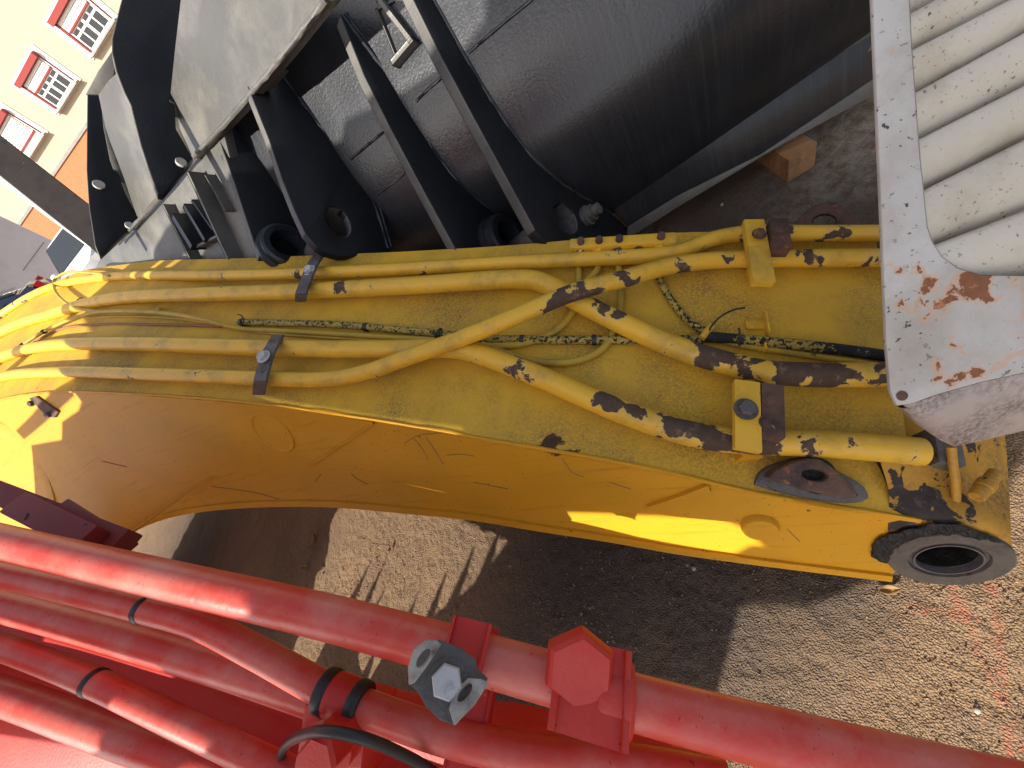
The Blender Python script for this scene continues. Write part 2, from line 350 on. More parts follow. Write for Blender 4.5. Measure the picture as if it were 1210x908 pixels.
def dense(l, n=10): return spline([np.array(p, float) for p in l], n)
near_px = [(a, b, d * .95) for a, b, d in near_px]; bot_px = [(a, b, d * .96) for a, b, d in bot_px]
edge_near = [P(*p) for p in dense(near_px, 6)]
edge_bot = [P(*p) for p in dense(bot_px, 6)]
def resample(pl, n):
    pl = np.array(pl); d = np.concatenate([[0], np.cumsum(np.linalg.norm(np.diff(pl, axis=0), axis=1))]); t = np.linspace(0, d[-1], n)
    return [np.array([np.interp(x, d, pl[:, i]) for i in range(3)]) for x in t]
NL = 90
EN = resample(edge_near, NL); EB = resample(edge_bot, NL)
ex_ = np.array([605 + F * ((M.T @ (p - O))[0] / (M.T @ (p - O))[2]) for p in EN])
far_px = [(-200, 470), (0, 372), (66, 326), (132, 314), (200, 309), (264, 307), (344, 305), (450, 302), (600, 293), (700, 286), (800, 276), (900, 266), (1000, 262), (1110, 262), (1300, 262)]
def far_pt(p):
    # slide from the near edge along W1 until the far edge line of the picture is met
    lo, hi = 0., 2.5 * S
    for _ in range(40):
        m_ = (lo + hi) / 2; c_ = M.T @ (p + W1 * m_ - O); x = 605 + F * c_[0] / c_[2]; y = 454 + F * c_[1] / c_[2]
        if y > np.interp(x, [q[0] for q in far_px], [q[1] for q in far_px]): lo = m_
        else: hi = m_
    return lo
fw = np.array([far_pt(p) for p in EN]); fw = np.minimum(fw, .95 * S); fw = np.convolve(np.pad(fw, 6, mode='edge'), np.ones(13) / 13, 'valid')
print('boom width', fw[::8].round(2))
EF = [p + W1 * w_ for p, w_ in zip(EN, fw)]; BW = .6 * S
WD = [(b - a) for a, b in zip(EN, EF)]
boom = thing('yellow_boom', onz((700, 640), 0.0), 'long yellow excavator boom with peeling hydraulic pipes, lying across the middle', 'excavator boom')
def strip(a, b, n, bulge=None): return [[p + (q - p) * t for p, q in zip(a, b)] for t in np.linspace(0, 1, n)]
rows = strip(EN, EF, 14); tv, tf = grid(rows)
xn = [EN[0] + (EN[0] - EN[3]) * k for k in (6, 3)] + EN + [EN[-1] + (EN[-1] - EN[-4]) * k for k in (2, 4, 7)]; wn_ = [WD[0]] * 2 + WD + [WD[-1]] * 3
TOP = bvh(*grid([[p + w_ * t for p, w_ in zip(xn, wn_)] for t in np.linspace(-.35, 1.6, 14)]))
me = mesh(tv, tf); me.flip_normals()
tw = [(hit(TOP, p)[0], r * S, s) for p, r, s in (((650, 532), .05, .55), ((672, 535), .04, .5), ((560, 515), .03, .3), ((1090, 575), .07, .5), ((960, 560), .06, .3), ((1150, 560), .06, .35))]
addwear(me, tw); link('top_plate', me, Y_TOP, boom, smooth=True)
rows = strip(EN, EB, 12); sv, sf = grid(rows); SIDE = bvh(sv, sf)
me = mesh(sv, sf)
sw = [(hit(SIDE, p)[0], r * S, s) for p, r, s in (((655, 534), .045, .6), ((620, 524), .025, .45), ((500, 530), .012, .3))]
addwear(me, sw); link('side_plate', me, Y_SIDE, boom, smooth=True)
EFB = [np.array([*(b + BW * .8 * W1)[:2], max(.02, (b + BW * .8 * W1)[2])]) for b in EB]
v2, f2 = grid(strip(EB, EFB, 3)); me = mesh(v2, f2); link('bottom_plate', me, Y_SIDE, boom, smooth=True)
v2, f2 = grid(strip(EF, EFB, 3)); me = mesh(v2, f2); link('side_plate', me, Y_SIDE, boom, smooth=True)
def side(p, lift=0): return hit(SIDE, p, lift)
def top(p, lift=0): return hit(TOP, p, lift)
# edge weld between top and side, lower flange lip
tube('weld_bead', [p + nrm(W1) * -.002 for p in EN], .0045 * S, Y_SIDE, boom, seg=8, n=2, noise_amp=.5)
lip = [side((x, y))[0] for x, y, d in bot_px[3:-1]]
def flange(name, pts_px, w_px, th):
    a = [side((x, y - .6))[0] for x, y in pts_px]; b = [side((x - w_px[0], y - w_px[1]))[0] for x, y in pts_px]
    n0 = side(pts_px[len(pts_px) // 2])[1]
    up = [p + n0 * th for p in a]; u2 = [p + n0 * th for p in b]
    v, f = grid([a, up, u2, b]); link(name, mesh(v, f), Y_SIDE, boom, smooth=30)
flange('bottom_flange', [tuple(p[:2]) for p in dense([b[:2] for b in bot_px[3:]], 4)], (-1, 7), .006 * S)
# raised doubler plate and its weld line on the side
def side_plate(name, pxs, th, mat=None, label=None, sm=0):
    q = [side(p)[0] for p in (spline([np.array(p, float) for p in pxs] + [np.array(pxs[0], float)], sm)[:-1] if sm else pxs)]
    c = np.mean(q, axis=0); n0 = nrm(np.linalg.svd(np.array(q) - c)[2][2]); n0 = n0 if np.dot(n0, O - c) > 0 else -n0
    q = [p - n0 * (np.dot(p - c, n0) - th) for p in q]
    return plate3(name, q, n0, th * 2.2, mat or Y_SIDE, boom, bev=.0015, label=label)
def ribbon(name, pxs, half_px, th, mat, tree=SIDE):
    """a raised strip following the surface"""
    pts = dense(pxs, 6); L_, R_ = [], []
    for i, p in enumerate(pts):
        t = pts[min(i + 1, len(pts) - 1)] - pts[max(i - 1, 0)]; nn = nrm(np.array([-t[1], t[0]]))
        L_.append(hit(tree, p + nn * half_px, -.001)[0]); R_.append(hit(tree, p - nn * half_px, -.001)[0])
    n0 = [hit(tree, p)[1] for p in pts]
    v, f = grid([L_, [a + n * (th + .001) for a, n in zip(L_, n0)], [a + n * (th + .001) for a, n in zip(R_, n0)], R_])
    return link(name, mesh(v, f), mat, boom, smooth=30)
def patchplate(name, poly, th, mat, n=14):
    """doubler welded on the curved side: a filled patch lifted off it"""
    bm = bmesh.new(); vs = [bm.verts.new(V(side(p)[0])) for p in poly]; f = bm.faces.new(vs)
    c = side(tuple(np.mean(poly, axis=0)))[1]
    r = bmesh.ops.extrude_face_region(bm, geom=[f]); nv = [g for g in r['geom'] if isinstance(g, bmesh.types.BMVert)]
    for v in nv: v.co += V(c * th)
    return link(name, bm_mesh(bm), mat, boom, smooth=30)
ribbon('doubler_edge', [(152, 467), (270, 476), (360, 486), (442, 499)], 1.6, .006 * S, Y_SIDE)
ribbon('doubler_edge', [(442, 499), (405, 524), (367, 549)], 1.2, .005 * S, Y_SIDE)
ribbon('weld_pad', [(766, 600), (802, 588), (838, 574)], 4.2, .008 * S, Y_SIDE)
c, n0 = side((322, 512)); c2 = side((345, 514))[0]; R_ = np.linalg.norm(c2 - c)
lathe('round_pad', c, n0, [(R_, -.004), (R_, .001 * S), (R_ * .97, .0035 * S), (R_ * .9, .0035 * S), (R_ * .86, .0008 * S), (0, .0005)], Y_SIDE, boom)
c, n0 = side((897, 621)); R_ = np.linalg.norm(side((921, 622))[0] - c)
lathe('stub_boss', c, n0, [(R_, -.01), (R_ * .96, .008 * S), (R_ * .88, .012 * S), (0, .0125 * S)], Y_SIDE, boom)
SCUFF = paint('scuffed_bare_patch', (.2, .11, .03), (.3, .17, .04), (.1, .06, .03), .5, .8, 40, None, 1, 1, .8)
for sc in ([(478, 524), (494, 515), (518, 512)], [(490, 519), (500, 532), (506, 543)], [(503, 516), (514, 532), (524, 549)], [(528, 538), (545, 537), (560, 539)], [(664, 541), (676, 558), (690, 564)], [(415, 560), (424, 567), (434, 572)], [(560, 570), (600, 578)], [(250, 575), (300, 582), (330, 590)], [(120, 545), (150, 552)], [(380, 560), (372, 570)], [(720, 570), (745, 578)], [(930, 625), (945, 640)]):
    ribbon('scratch', sc, .55, .0004, SCUFF)
# small rusted lug plate with two bolts on the side
side_plate('bolt_lug', [(38, 470), (46, 468), (72, 486), (68, 493), (58, 491)], .008 * S, RUSTY)
for q in ((42, 476), (62, 489)):
    c, n0 = side(q, .006 * S); lathe('bolt', c, n0, [(.011 * S, 0), (.011 * S, .01 * S), (.006 * S, .014 * S), (0, .014 * S)], STEEL, boom, seg=6, sm=20)
# cylinder pivot on the side at the knee
c, n0 = side((14, 572)); R_ = np.linalg.norm(side((82, 580))[0] - c) * .72
lathe('knee_boss', c, n0, [(R_ * 1.02, -.01), (R_ * 1.0, .003 * S), (R_ * .96, .005 * S), (R_ * .8, .004 * S), (R_ * .74, .0), (R_ * .7, -.05 * S)], Y_SIDE, boom, caps=False)

# foot boss with bore and grease
bc = O + ray((1121, 663)) * .625 * S
bR = np.linalg.norm(onpl((1196, 655), bc, W2) - onpl((1046, 668), bc, W2)) / 2
bax = -W2
br = bR * .545
lathe('foot_boss', bc, bax, [(bR * .99, -BW * .9), (bR * .99, -.035 * S), (bR, -.006), (bR * .985, 0), (br * 1.2, 0), (br * 1.17, -.006 * S), (br * 1.06, -.006 * S), (br, -.003 * S), (br, -.02 * S), (br * .97, -.55 * S), (0, -.56 * S)], BOSSM, boom, seg=64, sm=40)
lathe('bush', bc, bax, [(br * 1.0, -.004 * S), (br * 1.03, -.001), (br * .965, -.001), (br * .95, -.03 * S)], STEEL, boom, seg=48, caps=False)
lathe('bore', bc, bax, [(0, -.54 * S), (br * .93, -.54 * S), (br * .93, -.012 * S), (br * .96, -.011 * S)], GREASE, boom, seg=48, caps=False)
# nose sleeve round the boss: painted
fc = bc - bax * -BW * .0
nv = []
u, v, n_ = frame(bax)
rws = []
for h, rr in ((-.012 * S, 1.0), (-.05 * S, 1.04), (-.12 * S, 1.12), (-.3 * S, 1.28), (-.6 * S, 1.35)):
    rws.append([bc + n_ * h + (W1 * 0) + (u * math.cos(a) + v * math.sin(a)) * bR * rr for a in np.linspace(0, 2 * PI, 65)])
gv, gf = grid(rws); me = mesh(gv, gf)
addwear(me, [(onpl((1075, 625), bc, W2), .07 * S, .6)])
link('nose_sleeve', me, Y_SIDE, boom, smooth=True)
def npt(x, y, back): q = onpl((x, y), bc, W2) if y > 600 else None; return q
bd = lambda x, y: np.dot(onpl((x, y), bc - bax * .012, W2) - O, M @ np.array([0, 0, 1.])) / S
rw = []
for pts in ([(1040, 545, .625), (1100, 530, .62), (1150, 512, .63), (1186, 495, .65)], [(1050, 580, .62), (1110, 570, .612), (1155, 566, .62), (1192, 572, .635)], [(1050, 610, bd(1050, 610)), (1100, 612, bd(1100, 612)), (1150, 618, bd(1150, 618)), (1195, 636, bd(1195, 636))], [(1046, 660, bd(1046, 660) + .01), (1100, 640, bd(1100, 640) + .02), (1150, 640, bd(1150, 640) + .02), (1197, 660, bd(1197, 660) + .01)]):
    rw.append([P(*p) for p in dense(pts, 5)])
rw = [list(c) for c in zip(*[spline(list(c), 5) for c in zip(*rw)])]
rw = [[r[0] + nrm(ray((1050, 600))) * .0 for r in [r_]][0:0] + r_ for r_ in [list(x) for x in rw]]
nvv, nff = grid(rw); me = mesh(nvv, nff); addwear(me, [(P(1080, 620, .6), .09 * S, .6), (P(1110, 560, .61), .05 * S, .25), (P(1170, 540, .62), .05 * S, .25)]); link('nose_plate', me, NOSE, boom, smooth=True)
# grease lumps smeared above the boss
gr_ = []
for a in np.linspace(math.radians(168), math.radians(326), 150):
    e_ = min(1, (a - math.radians(168)) / .35, (math.radians(326) - a) / .5); e_ = max(0, e_) ** .6
    n1 = noise.noise(Vector((math.cos(a) * 3, math.sin(a) * 3, 2))) + .5 * noise.noise(Vector((math.cos(a) * 9, math.sin(a) * 9, 5)))
    r0 = 1 - e_ * (.1 + .07 * noise.noise(Vector((math.cos(a) * 5, math.sin(a) * 5, 9)))); r1_ = 1.0 + e_ * ((.27 if a < math.radians(285) else .13) + .11 * n1) + .004
    row = []
    for t in np.linspace(0, 1, 16):
        k_ = r0 + (r1_ - r0) * t; hh = math.sin(PI * t) ** .5 * (.0045 + .0045 * noise.noise(Vector((math.cos(a) * k_ * 14, math.sin(a) * k_ * 14, 3))) + .003 * noise.noise(Vector((math.cos(a) * k_ * 40, math.sin(a) * k_ * 40, 7)))) * e_ * S
        row.append(onpl((1121 + math.cos(a) * 74 * k_, 661 + math.sin(a) * 31 * k_ - 1), bc, W2) + bax * (hh - .0008))
    gr_.append(row)
gv, gf = grid(gr_); link('grease_smear', mesh(gv, gf), GREASE, boom, smooth=True)

# hydraulic pipes
EXs = [p[0] for p in near_px]; EDs = [p[2] for p in near_px]
def en_d(x): return np.interp(x, EXs, EDs)
def raw_top(p):
    r = V(ray(p)); loc, n, i, d = TOP.ray_cast(V(O), r.normalized())
    if loc is None: return None
    n = np.array(n); n = -n if np.dot(n, ray(p)) > 0 else n
    return np.array(loc), n
def top_tube(name, pxl, r, lift, mat, n=8, wear=(), label=None, seg=16):
    """tube lying on the top plate; its axis runs through the picture points, lift is the gap under it"""
    dep = []
    for i, p in enumerate(pxl):
        lf = lift[i] if isinstance(lift, (list, tuple)) else lift
        h = raw_top(p[:2])
        if h is None: dep.append(None); continue
        q, nn = h; rr = ray(p[:2]); ur = nrm(rr)
        q = q - ur * ((lf + r) / max(.35, -np.dot(ur, nn))); dep.append(np.dot(q - O, M @ np.array([0, 0, 1.])) / S)
    ok = [i for i, d in enumerate(dep) if d is not None]
    for i, d in enumerate(dep):
        if d is None and not ok: dep[i] = en_d(pxl[i][0]) * 1.1
        elif d is None:
            j = min(ok, key=lambda k: abs(k - i)); dep[i] = dep[j] * en_d(pxl[i][0]) / en_d(pxl[j][0])
    pts = [P(p[0], p[1], d) for p, d in zip(pxl, dep)]
    w = []
    for (x, y), rad, st in wear:
        q = pts[int(np.argmin([abs(p[0] - x) for p in pxl]))]; dd = np.interp(x, [p[0] for p in pxl], dep) if pxl[0][0] < pxl[-1][0] else dep[0]
        w.append((P(x, y, dd - r / S * .6), rad * S, st))
    return tube(name, pts, r, mat, boom, seg=seg, n=n, wear=w, label=label)
rA = .0172 * S; rB = .0225 * S; rC = .0185 * S
LFT = .012 * S
top_tube('hydraulic_pipe', [(-60, 412), (0, 373), (33, 352), (66, 338), (132, 327), (264, 326), (344, 324), (450, 319.5), (600, 311), (700, 306), (760, 303), (800, 298), (845, 282), (885, 276), (960, 276), (1048, 276), (1110, 276)], rA, LFT, Y_PIPE,
         wear=[((270, 326), .02, .5), ((350, 326), .02, .5), ((330, 322), .02, .3), ((0, 376), .05, .5), ((30, 360), .03, .4), ((900, 290), .06, .3), ((980, 288), .05, .35), ((1040, 288), .03, .35), ((510, 322), .04, .25)])
top_tube('hydraulic_pipe', [(-60, 438), (0, 394), (66, 370), (109, 358), (160, 351), (215, 349), (344, 345), (400, 342.5), (500, 337), (590, 331), (628, 331), (652, 339), (690, 360), (740, 385), (800, 411), (850, 427), (900, 439), (960, 443), (1048, 443), (1110, 443)], rB, LFT, Y_PIPE,
         wear=[((404, 342), .03, .55), ((715, 358), .03, .5), ((735, 368), .03, .5), ((840, 418), .05, .55), ((870, 436), .03, .45), ((905, 440), .03, .4), ((940, 441), .05, .8), ((975, 442), .05, .8), ((1040, 442), .03, .45)])
top_tube('hydraulic_pipe', [(-60, 452), (0, 423), (33, 413), (66, 408), (165, 407), (298, 411), (397, 413), (480, 413), (535, 412), (566, 419), (631, 443), (730, 485), (800, 509), (851, 519), (919, 523), (1003, 527), (1088, 534)], rB, LFT, Y_PIPE,
         wear=[((615, 437), .035, .6), ((640, 445), .02, .5), ((720, 473), .04, .55), ((750, 485), .03, .5), ((800, 502), .04, .5), ((830, 512), .05, .6), ((860, 522), .04, .6), ((905, 527), .03, .5), ((200, 400), .02, .2), ((960, 533), .03, .4)])
top_tube('hydraulic_pipe', [(-60, 470), (0, 446), (66, 440), (165, 442), (298, 447), (370, 449), (405, 446), (440, 438), (470, 427), (540, 402), (598, 379), (680, 345), (740, 329), (763, 322), (800, 313), (850, 307.5), (920, 306), (1048, 305), (1110, 305)], rC, [LFT] * 6 + [LFT * 1.5, LFT * 2, LFT * 3, .05 * S, .062 * S, .06 * S, .045 * S, .035 * S, LFT * 1.6, LFT, LFT, LFT, LFT], Y_PIPE,
         wear=[((265, 446), .02, .4), ((660, 362), .05, .6), ((690, 350), .04, .5), ((738, 325), .03, .5), ((750, 332), .03, .45), ((810, 318), .04, .35), ((855, 308), .02, .3), ((950, 312), .06, .3), ((1030, 312), .03, .35)])
for xx, hw in ((1003, .001), (1060, .001)): pass
# collar at the pipe end
q, nn = top((1096, 536), .02 * S)
tl = nrm(EN[-6] - EN[-14])
box('end_collar', q, (tl, W1, nrm(np.cross(tl, W1))), (.034 * S, .062 * S, .05 * S), STEEL, boom, bev=.006)

# hoses
top_tube('hose', [(283, 381), (330, 382), (400, 384), (460, 389), (515, 394), (570, 400), (640, 402), (720, 402), (790, 402), (830, 401)], .0095 * S, .002, BY_HOSE, seg=12)
top_tube('hose', [(826, 398), (845, 399), (880, 402), (935, 407), (990, 413), (1050, 421), (1110, 430)], .0108 * S, .002, BY_HOSE, seg=12, wear=[((850, 399), .04, .6), ((1000, 412), .05, .5), ((1035, 419), .04, .5)])
top_tube('hose', [(-20, 440), (10, 416), (23, 410), (50, 393), (80, 379), (110, 370), (150, 368), (200, 371), (245, 379), (281, 388), (330, 391), (400, 395), (460, 399), (515, 402), (540, 404)], .0068 * S, [.03 * S] * 9 + [.006] * 6, Y_HOSE, seg=10)
top_tube('hose', [(130, 326), (100, 322), (76, 323), (65, 330), (64, 340), (72, 353), (86, 362), (112, 368), (150, 367), (190, 366)], .0058 * S, [.05 * S, .055 * S, .055 * S, .05 * S, .05 * S, .055 * S, .05 * S, .03 * S, .02 * S, .01 * S], Y_HOSE, seg=10)
top_tube('hose', [(40, 405), (66, 391), (110, 384), (200, 384), (262, 386)], .0045 * S, .002, paint('red_brown_hose', (.3, .12, .05), (.26, .1, .05), (.2, .12, .05), .5, .8, 9, None, 1, 1, .6), seg=8)
top_tube('hose', [(100, 376), (150, 374), (220, 378), (300, 392), (400, 400), (500, 405)], .004 * S, .002, Y_HOSE, seg=8)
top_tube('hose', [(683, 306), (684, 322), (683, 345), (676, 370), (655, 392), (620, 406), (580, 409), (545, 407)], .0078 * S, .003, Y_HOSE, seg=10)
top_tube('hose', [(729, 302), (733, 330), (734, 352), (729, 380), (716, 408), (700, 420), (674, 428), (640, 428), (605, 420), (570, 407)], .0078 * S, .003, Y_HOSE, seg=10)
top_tube('hose', [(709, 303), (705, 320), (694, 332), (682, 346)], .0075 * S, [.003, .01, .012, .016], Y_HOSE, seg=10)
top_tube('hose', [(778, 300), (779, 328), (788, 347), (802, 367), (818, 383), (838, 394), (850, 398)], .0078 * S, .003, BY_HOSE, seg=10)
top_tube('hose', [(850, 402), (868, 407), (946, 419), (1017, 429), (1060, 436)], .006 * S, .001, Y_HOSE, seg=10)
# black tape bands and cable ties
def band(pxc, pxa, r, mat=RUBBER, w=.006, lift=.002, name='cable_tie', rr=.0025):
    q, nn = top(pxc, 0); q2, _ = top(pxa, 0); ax = nrm(q2 - q); q = q - nrm(ray(pxc)) * ((lift + r) / max(.35, -np.dot(nrm(ray(pxc)), nn)))
    lathe(name, q, ax, [(r * .8, -w), (r + rr, -w), (r + rr, w), (r * .8, w)], mat, boom, seg=18)
for a, b in (((287, 381), (310, 382)), ((433, 387), (450, 389)), ((520, 395), (540, 398)), ((617, 402), (640, 402)), ((702, 402), (720, 402)), ((874, 402), (890, 403))): band(a, b, .0098 * S)
for a, b in (((27, 408), (40, 400)), ((86, 362), (100, 366)), ((52, 392), (66, 385))): band(a, b, .0075 * S, lift=.03 * S)
def tie_tail(pts, r=.0022, mat=RUBBER): top_tube('cable_tie', [p[:2] for p in pts], r * S, [p[2] * S for p in pts], mat, seg=6)
tie_tail([(836, 394, .02), (842, 384, .03), (852, 374, .035), (868, 366, .035), (880, 364, .03)])
tie_tail([(514, 402, .01), (516, 394, .03), (519, 389, .035), (522, 389, .03)])
tie_tail([(285, 386, .01), (288, 378, .03), (285, 373, .035), (281, 372, .03)])
tie_tail([(25, 413, .02), (29, 420, .03), (37, 419, .03)])
tie_tail([(86, 361, .04), (92, 354, .05), (97, 352, .05)])
tie_tail([(874, 409, .01), (874, 392, .03), (873, 388, .03)])
top_tube('tie_bridge', [(829, 400), (835, 392), (841, 385)], .007 * S, .014 * S, Y_PIPE, seg=8)
# clamps: dark bent straps across two pipes with a zinc bolt
def strap(name, pxs, half, lift, mat, th=.006):
    pts = dense(pxs, 5); L_, R_ = [], []; lf = np.interp(np.linspace(0, 1, len(pts)), np.linspace(0, 1, len(lift)), lift) * S
    al = nrm(EN[40] - EN[46]) 
    for p, l in zip(pts, lf):
        q, nn = top(p); rr = nrm(ray(p)); q = q - rr * (l / max(.35, -np.dot(rr, nn)))
        t = nrm(top((p[0] + 6, p[1]))[0] - top((p[0] - 6, p[1]))[0]); L_.append((q - t * half * S, nn)); R_.append((q + t * half * S, nn))
    v, f = grid([[a for a, n in L_], [a + n * th * S for a, n in L_], [a + n * th * S for a, n in R_], [a for a, n in R_], [a for a, n in L_]])
    bm = bmesh.new(); bm.from_mesh(mesh(v, f)); bmesh.ops.remove_doubles(bm, verts=bm.verts, dist=1e-6)
    bmesh.ops.bevel(bm, geom=[e for e in bm.edges if len(e.link_faces) == 2 and e.calc_face_angle(0) > .9], offset=.002, segments=2, affect='EDGES')
    return link(name, bm_mesh(bm), mat, boom, smooth=40)
def bolt_at(pxc, lift, r, parent, mat=ZINC, washer=True, h=.6):
    q, nn = top(pxc); rr = nrm(ray(pxc)); q = q - rr * (lift * S / max(.35, -np.dot(rr, nn)))
    pr = [(r * 1.35, 0), (r * 1.35, r * .15)] if washer else []
    if washer: w = lathe('washer', q, nn, [(r * 1.4, 0), (r * 1.4, r * .2), (0, r * .2)], mat, parent, seg=20)
    b = lathe('bolt_head', q + nn * r * .18, nn, [(r, 0), (r, r * h), (r * .88, r * (h + .14)), (0, r * (h + .14))], mat, parent, seg=6, sm=20, up=(.3, .5, .8))
    return b
s1 = strap('clamp_strap', [(379, 302), (372, 311), (366, 324), (361, 337), (357, 349), (356, 357)], .02, [.03, .064, .068, .064, .07, .04], STEEL)
bolt_at((366, 320), .071, .0125 * S, s1)
s2 = strap('clamp_strap', [(330, 397), (324, 408), (318, 420), (313, 436), (309, 452), (307, 467)], .02, [.04, .07, .066, .06, .062, .012], STEEL)
bolt_at((312, 422), .073, .0125 * S, s2)
# welded pipe brackets
def top_block(name, pxc, size, lift, mat, ax_px=(1, 0), parent=None, bev=.003, label=None):
    q, nn = top(pxc); rr = nrm(ray(pxc)); q = q - rr * (lift * S / max(.35, -np.dot(rr, nn)))
    t = top((pxc[0] + 8 * ax_px[0], pxc[1] + 8 * ax_px[1]))[0] - top(pxc)[0]; t = nrm(t - nn * np.dot(t, nn)); s_ = np.cross(nn, t)
    return box(name, q, (t, s_, nn), (size[0] * S, size[1] * S, size[2] * S), mat, parent or boom, bev=bev * S, label=label), q, nn, t, s_
b1, q, nn, t, s_ = top_block('pipe_bracket', (895, 298), (.04, .17, .018), .066, Y_PIPE)
bolt_at((897, 277), .08, .01 * S, b1, RUSTY)
b2, q, nn, t, s_ = top_block('pipe_bracket', (919, 281), (.034, .08, .03), .07, RUSTY)
for a in ((920, 273), (918, 290)): bolt_at(a, .087, .0085 * S, b2, RUSTY, h=.2)
top_block('bracket_foot', (893, 325), (.034, .035, .02), .01, Y_PIPE)
b3, *_ = top_block('pipe_bracket', (882, 491), (.04, .125, .014), .075, Y_PIPE, ax_px=(.98, .15))
bolt_at((881, 484), .085, .0135 * S, b3, STEEL)
b4, q, nn, t, s_ = top_block('pipe_bracket', (908, 489), (.034, .095, .04), .062, RUSTY, ax_px=(.98, .15))
for a in ((910, 474), (906, 500)): bolt_at(a, .082, .009 * S, b4, RUSTY, h=.15)
top_block('bracket_foot', (884, 536), (.034, .022, .03), .012, Y_SIDE)
top_block('weld_tab', (892, 384), (.036, .022, .006), .004, Y_TOP)
top_block('weld_tab', (905, 383), (.003, .05, .02), .012, Y_PIPE)
top_block('weld_tab', (902, 408), (.003, .03, .02), .012, Y_PIPE)
# distribution bar with couplings at the far edge
b5, q, nn, t, s_ = top_block('coupling_bar', (734, 291), (.235, .03, .036), .03, Y_PIPE, ax_px=(1, -.06))
dv = s_ if np.dot(s_, W1) < 0 else -s_
def on_bar(a): return q + t * ((a - 734) / 119 * .235 * S) * (1 if np.dot(t, M @ np.array([1., 0, 0])) > 0 else -1)
for a in (687, 708, 731, 777):
    qq = on_bar(a) + dv * .015 * S
    lathe('coupling_nut', qq, dv, [(.014 * S, -.004), (.014 * S, .014 * S), (.01 * S, .016 * S), (.01 * S, .03 * S), (0, .03 * S)], Y_PIPE, boom, seg=6, sm=20, wear=[(qq, .03, .35)])
    lathe('bolt_cap', on_bar(a) + nn * .017 * S, nn, [(.009 * S, 0), (.008 * S, .012 * S), (0, .014 * S)], RUSTY, boom, seg=10)
qq = on_bar(753) + dv * .015 * S; lathe('plug', qq, dv, [(.012 * S, 0), (.012 * S, .005 * S), (.006 * S, .005 * S), (0, .002 * S)], RUSTY, boom, seg=16)
# triangular lifting lugs (near and far edge)
def lug(outer, inner, hole, p0, n0, th, mat, label=None):
    o = plate('lifting_lug', outer, p0, n0, th, mat, boom, holes=[hole] if hole else (), bev=.006 * S, sm=3, label=label); return o
lc, ln = top((962, 572), .0)
lnn = nrm(ln - .35 * W1)
lug([(890, 574), (898, 560), (912, 551), (950, 541), (968, 543), (990, 556), (1024, 577), (1028, 590), (1000, 596), (940, 588)], None, None, lc + ln * .012 * S, lnn, .02 * S, STEEL)
lug([(908, 565), (918, 555), (955, 542), (972, 544), (1012, 578), (1016, 588), (960, 582)], None, holepts(964, 562, 15, 6.5, .12), lc + ln * .035 * S, lnn, .03 * S, RUSTY)
lathe('lug_hole_plug', onpl((964, 562), lc + ln * .012 * S, lnn) + lnn * .002, lnn, [(.03 * S, 0), (0, .001)], GREASE, boom)
fc_, fn_ = top((975, 262))
fcp = P(978, 270, .93)
fn2 = nrm(O - fcp + np.array([0, 0, .2]))
lug([(930, 275), (945, 256), (968, 241), (985, 239), (1000, 247), (1016, 263), (1018, 275), (975, 285)], None, holepts(974, 262, 14, 8.5, -.1), fcp, fn2, .035 * S, RUSTY)
# grease line and fitting near the foot
def free(p, d): return P(p[0], p[1], d)
tube('grease_line', [free((1124, 528), 0.587), free((1126, 548), 0.590), free((1129, 570), 0.594), free((1129, 590), 0.600), free((1124, 606), 0.607)], .006 * S, NOSE, boom, seg=10)
a, b = free((1153, 588), 0.573), free((1176, 560), 0.587)
g = lathe('grease_fitting', a, b - a, [(.008 * S, 0), (.01 * S, .004 * S), (.01 * S, .018 * S), (.008 * S, .02 * S), (.0115 * S, .022 * S), (.0115 * S, .036 * S), (.009 * S, .038 * S), (.009 * S, .06 * S), (0, .06 * S)], NOSE, boom, seg=16)
top_tube('scratch_weld', [(1034, 538), (1042, 552), (1050, 570), (1062, 592), (1072, 602)], .004 * S, -.003 * S, GREASE, seg=6)
top_block('yellow_tag', (1114, 536), (.012, .03, .012), .01, Y_PIPE)

# ------------------------------------------------------------------ red boom in front
redb = thing('red_boom', onz((400, 870), 0), 'red painted excavator boom with thick red pipes in the foreground', 'excavator boom')
def interp_d(x, pts):
    xs = [p[0] for p in pts]; return 1 / np.interp(x, xs, [1 / p[1] for p in pts])
R1D = [(-200, .76), (0, .67), (800, .42), (1300, .335)]
def rtube(name, pxl, r, dd, mat=RED_PIPE, **kw):
    return tube(name, [P(x, y, interp_d(x, dd)) for x, y in pxl], r, mat, redb, seg=22, **kw)
rtube('hydraulic_pipe', [(-200, 590), (0, 640), (200, 686), (400, 732.5), (600, 787), (800, 843), (1000, 893), (1300, 965)], .0272 * S, R1D)
# base plate of the red boom
RP = [P(0, 790, .80), P(420, 905, .60), P(0, 900, .76)]
rn = nrm(np.cross(RP[1] - RP[0], RP[2] - RP[0])); rn = rn if np.dot(rn, O - RP[0]) > 0 else -rn
rp0 = RP[0]
plate('top_plate', [(-150, 660), (0, 722), (180, 762), (420, 826), (560, 862), (700, 893), (800, 912), (760, 1050), (300, 1100), (-150, 1000)], rp0, rn, .05 * S, RED, redb, bev=.006)
def rlift(p, l):
    q = onpl(p, rp0, rn); rr = nrm(ray(p)); return q - rr * (l * S / -np.dot(rr, rn))
def ptube(name, pxl, r, lift, mat=RED_PIPE, **kw):
    lf = [lift] * len(pxl) if np.isscalar(lift) else lift
    return tube(name, [rlift(p, l) for p, l in zip(pxl, lf)], r, mat, redb, seg=22, **kw)
ptube('hydraulic_hose', [(-150, 648), (0, 679), (85, 698), (173, 720), (237, 738), (305, 772), (390, 818), (454, 845), (536, 872), (637, 893), (739, 903), (860, 925)], .0205 * S, .1)
